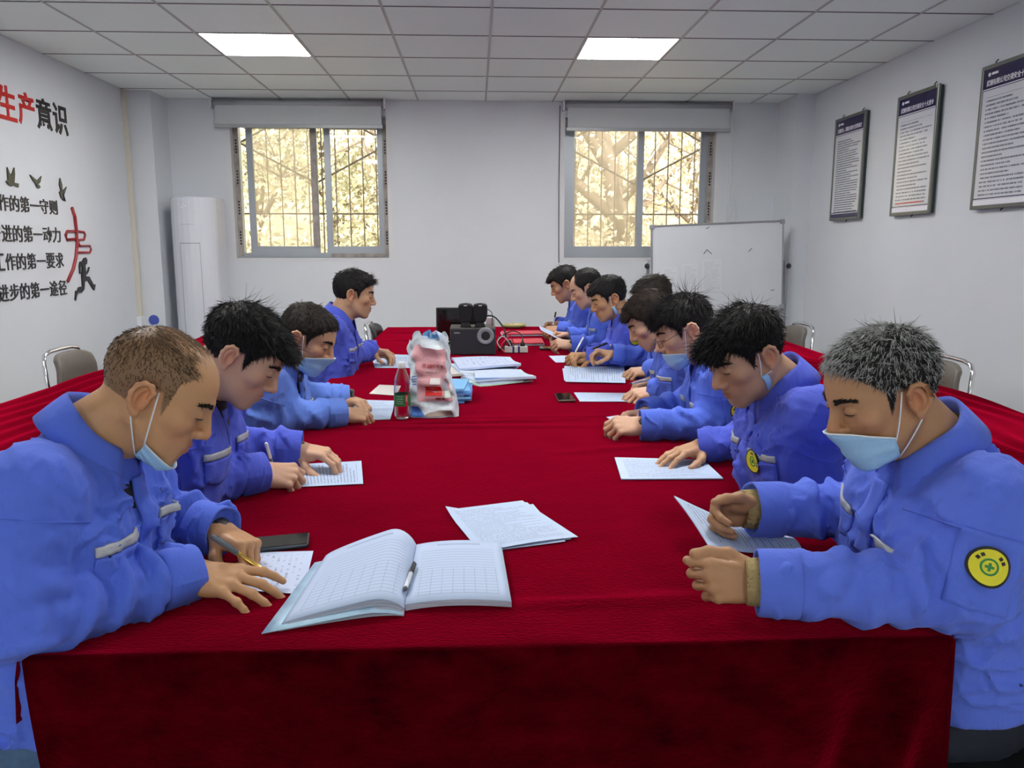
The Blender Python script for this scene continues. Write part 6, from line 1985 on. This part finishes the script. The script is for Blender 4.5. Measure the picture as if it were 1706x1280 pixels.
people.append(dict(FAR, seed=9, side=1, head=at(1088, 500, 4.05), aim=(0, 26, 0), hipback=.06,
    skin=SK_MID, hair=DKBROWN, thick=.003, top=.008, strands=900, slen=.024, swid=.0016,
    armL=arm((.98, 3.83, .815), onz(1084, 616, .80), (-.9, 0, -.15), (.05, -.3, 1), 'relax'),
    armR=arm((.93, 4.28, .82), at(1022, 590, 4.33), (-.95, -.05, .12), (.15, .3, .9), 'pen'),
    cloth=M['jk_a'], gap=22,
    label='man almost hidden behind the bowed man, only his dark hair and pen hand showing'))
people.append(dict(FAR, seed=10, side=1, head=at(1014, 498, 4.6), aim=(-6, 22, 0), hipback=.08,
    skin=SK_TAN, hair=BLACK, thick=.007, top=.016, strands=1300, slen=.022, swid=.0016, lumps=[((0, .080, .070), (.052, .026, .024))],
    armL=arm((.90, 4.40, .815), onz(980, 594, .81), (-.9, .15, -.12), (.05, -.6, .8), 'hold'),
    armR=arm((.90, 4.78, .82), onz(985, 590, .82), (-.9, -.3, -.1), (.05, .3, 1), 'pen'),
    mask=dict(kind='side', dy=-.004), cloth=M['jk_b'], badge=True, badge_t=.45, gap=22, shirt=M['tee_black'],
    label='short-haired man with a mask hanging at his jaw, sixth on the right side'))
people.append(dict(FAR, seed=11, side=1, head=at(977, 481, 5.2), aim=(2, 26, 0), hipback=.10,
    skin=SK_FAIR, hair=BLACK, bald=receding, scalp=.6, thick=.006, top=.012, strands=1100, slen=.020, swid=.0017,
    armL=arm((.87, 5.02, .815), onz(953, 574, .81), (-.95, .1, .05), (.1, -.6, .8), 'hold'),
    armR=arm((.87, 5.40, .82), at(946, 559, 5.35), (-.9, -.2, .05), (.1, .5, .8), 'hold'),
    cloth=M['jk_a'], badge=True, badge_t=.55, gap=24, shirt=M['shirt_red'],
    label='man with a receding hairline holding a sheet, second from the far end on the right'))
people.append(dict(FAR, seed=12, side=1, head=at(941, 474, 5.8), aim=(4, 26, 0), hipback=.12,
    skin=SK_MID, hair=BLACK, thick=.008, top=.018, strands=1100, slen=.024, swid=.0017, lumps=[((0, .084, .072), (.050, .026, .024))],
    armL=arm((.80, 5.62, .815), at(934, 548, 5.75), (-.9, .1, -.1), (.1, -.5, .85), 'hold'),
    armR=arm((.80, 6.0, .82), at(930, 540, 5.95), (-.9, -.2, -.05), (.1, .4, .9), 'pen'),
    cloth=M['jk_a'], gap=24, shirt=M['tee_black'],
    label='black-haired man farthest on the right side, writing by the wall'))
ONLY = None
for sp in people:
    if ONLY and sp['seed'] not in ONLY: continue
    make_person(sp)

# chairs under and around the people
clab = {1: 'black padded chair under the balding man at the front left corner', 2: 'black padded chair under the second man on the left', 3: 'black padded chair under the masked man, third on the left', 4: 'black padded chair under the farthest man on the left',
        5: 'black padded chair under the grey-haired man, front right', 6: 'black padded chair under the second man on the right', 7: 'black padded chair under the man in glasses', 8: 'black padded chair under the bowed man, fourth on the right',
        9: 'black padded chair under the hidden man, fifth on the right', 10: 'black padded chair under the sixth man on the right', 11: 'black padded chair under the man with the receding hairline', 12: 'black padded chair under the farthest man on the right'}
for sp in people:
    s = sp['side']; hx = sp['sh'][0] + s * sp.get('hipback', .12)
    place_chair('leather_dark', hx + s * .04, sp['sh'][1], FACE_R if s < 0 else FACE_L, clab[sp['seed']], 'chairs at the long table')
place_chair('leather_dark', -.56, 6.42, FACE_R, 'empty black chair at the far left end of the table', 'chairs at the long table')
place_chair('leather', -2.10, 4.75, FACE_R, 'empty grey-brown leather chair at the left side table', 'chairs at the side tables')
place_chair('leather', -2.10, 6.10, FACE_R, 'empty grey-brown chair at the left side table by the air conditioner', 'chairs at the side tables')
place_chair('leather', 2.22, 4.15, FACE_L, 'empty grey-brown leather chair at the right side table behind the grey-haired man', 'chairs at the side tables')
place_chair('leather', 2.22, 6.1, FACE_L, 'empty grey-brown chair at the right side table near the whiteboard', 'chairs at the side tables')

# pens in hands and held sheets
M['pen_grey'] = mat('pen_grey', (.10, .12, .14), .35)
pen(onz(464, 968, TZ + .010), onz(352, 893, .865), .0052, (M['gold'], M['gold'], M['pen_grey']), 'gold and grey pen in the right hand of the balding man')
pen(onz(462, 803, TZ + .006), at(443, 738, 2.19), .0045, (M['darkmetal'], M['pen_grey'], M['clearplastic']), 'grey pen held upright by the second man on the left')
pen(onz(596, 694, TZ + .006), at(570, 668, 3.02), .0045, (M['black'], M['pen_grey'], M['black']), 'dark pen in the hand of the masked man on the left')
pen(at(1048, 640, 3.55), at(1086, 632, 3.60), .0045, (M['darkmetal'], M['white'], M['white']), 'white pen in the hand of the bowed man')
pen(at(985, 582, 4.32), at(1012, 572, 4.36), .0050, (M['black'], M['black'], M['black']), 'black pen raised in the hand of the hidden man')
pen(at(958, 588, 4.55), at(972, 562, 4.6), .0050, (M['white'], M['white'], M['white']), 'white pen in the hand of the man with the hanging mask')
pen(at(921, 545, 5.8), at(926, 520, 5.85), .0055, (M['darkmetal'], M['clearplastic'], M['black']), 'clear pen held by the farthest man on the right')
# sheets held by the grey-haired man: raised far part bending down to the table
c = [at(1123, 826, 1.86), at(1180, 908, 1.62), onz(1335, 912, TZ + .010), onz(1320, 895, TZ + .010)]
paper('held_sheets', [tuple(c[0]), tuple(c[1]), tuple(c[2]), tuple(c[3])], M['print'], 'printed sheets held up in both hands by the grey-haired man', 'paper', PG, n=11, world=True, th=.003, curl=lambda u, v: -.012 * math.sin(v * 3.14) + .004 * math.sin(u * 3.14))
c = [at(897, 543, 5.45), at(897, 548, 5.40), at(934, 566, 5.22), at(934, 561, 5.28)]
paper('held_sheet', [tuple(at(897, 542, 5.50)), tuple(at(901, 550, 5.25)), tuple(at(936, 568, 5.18)), tuple(at(932, 558, 5.42))], M['print'], 'printed sheet held tilted by the man with the receding hairline', 'paper', PG, world=True, th=.001)
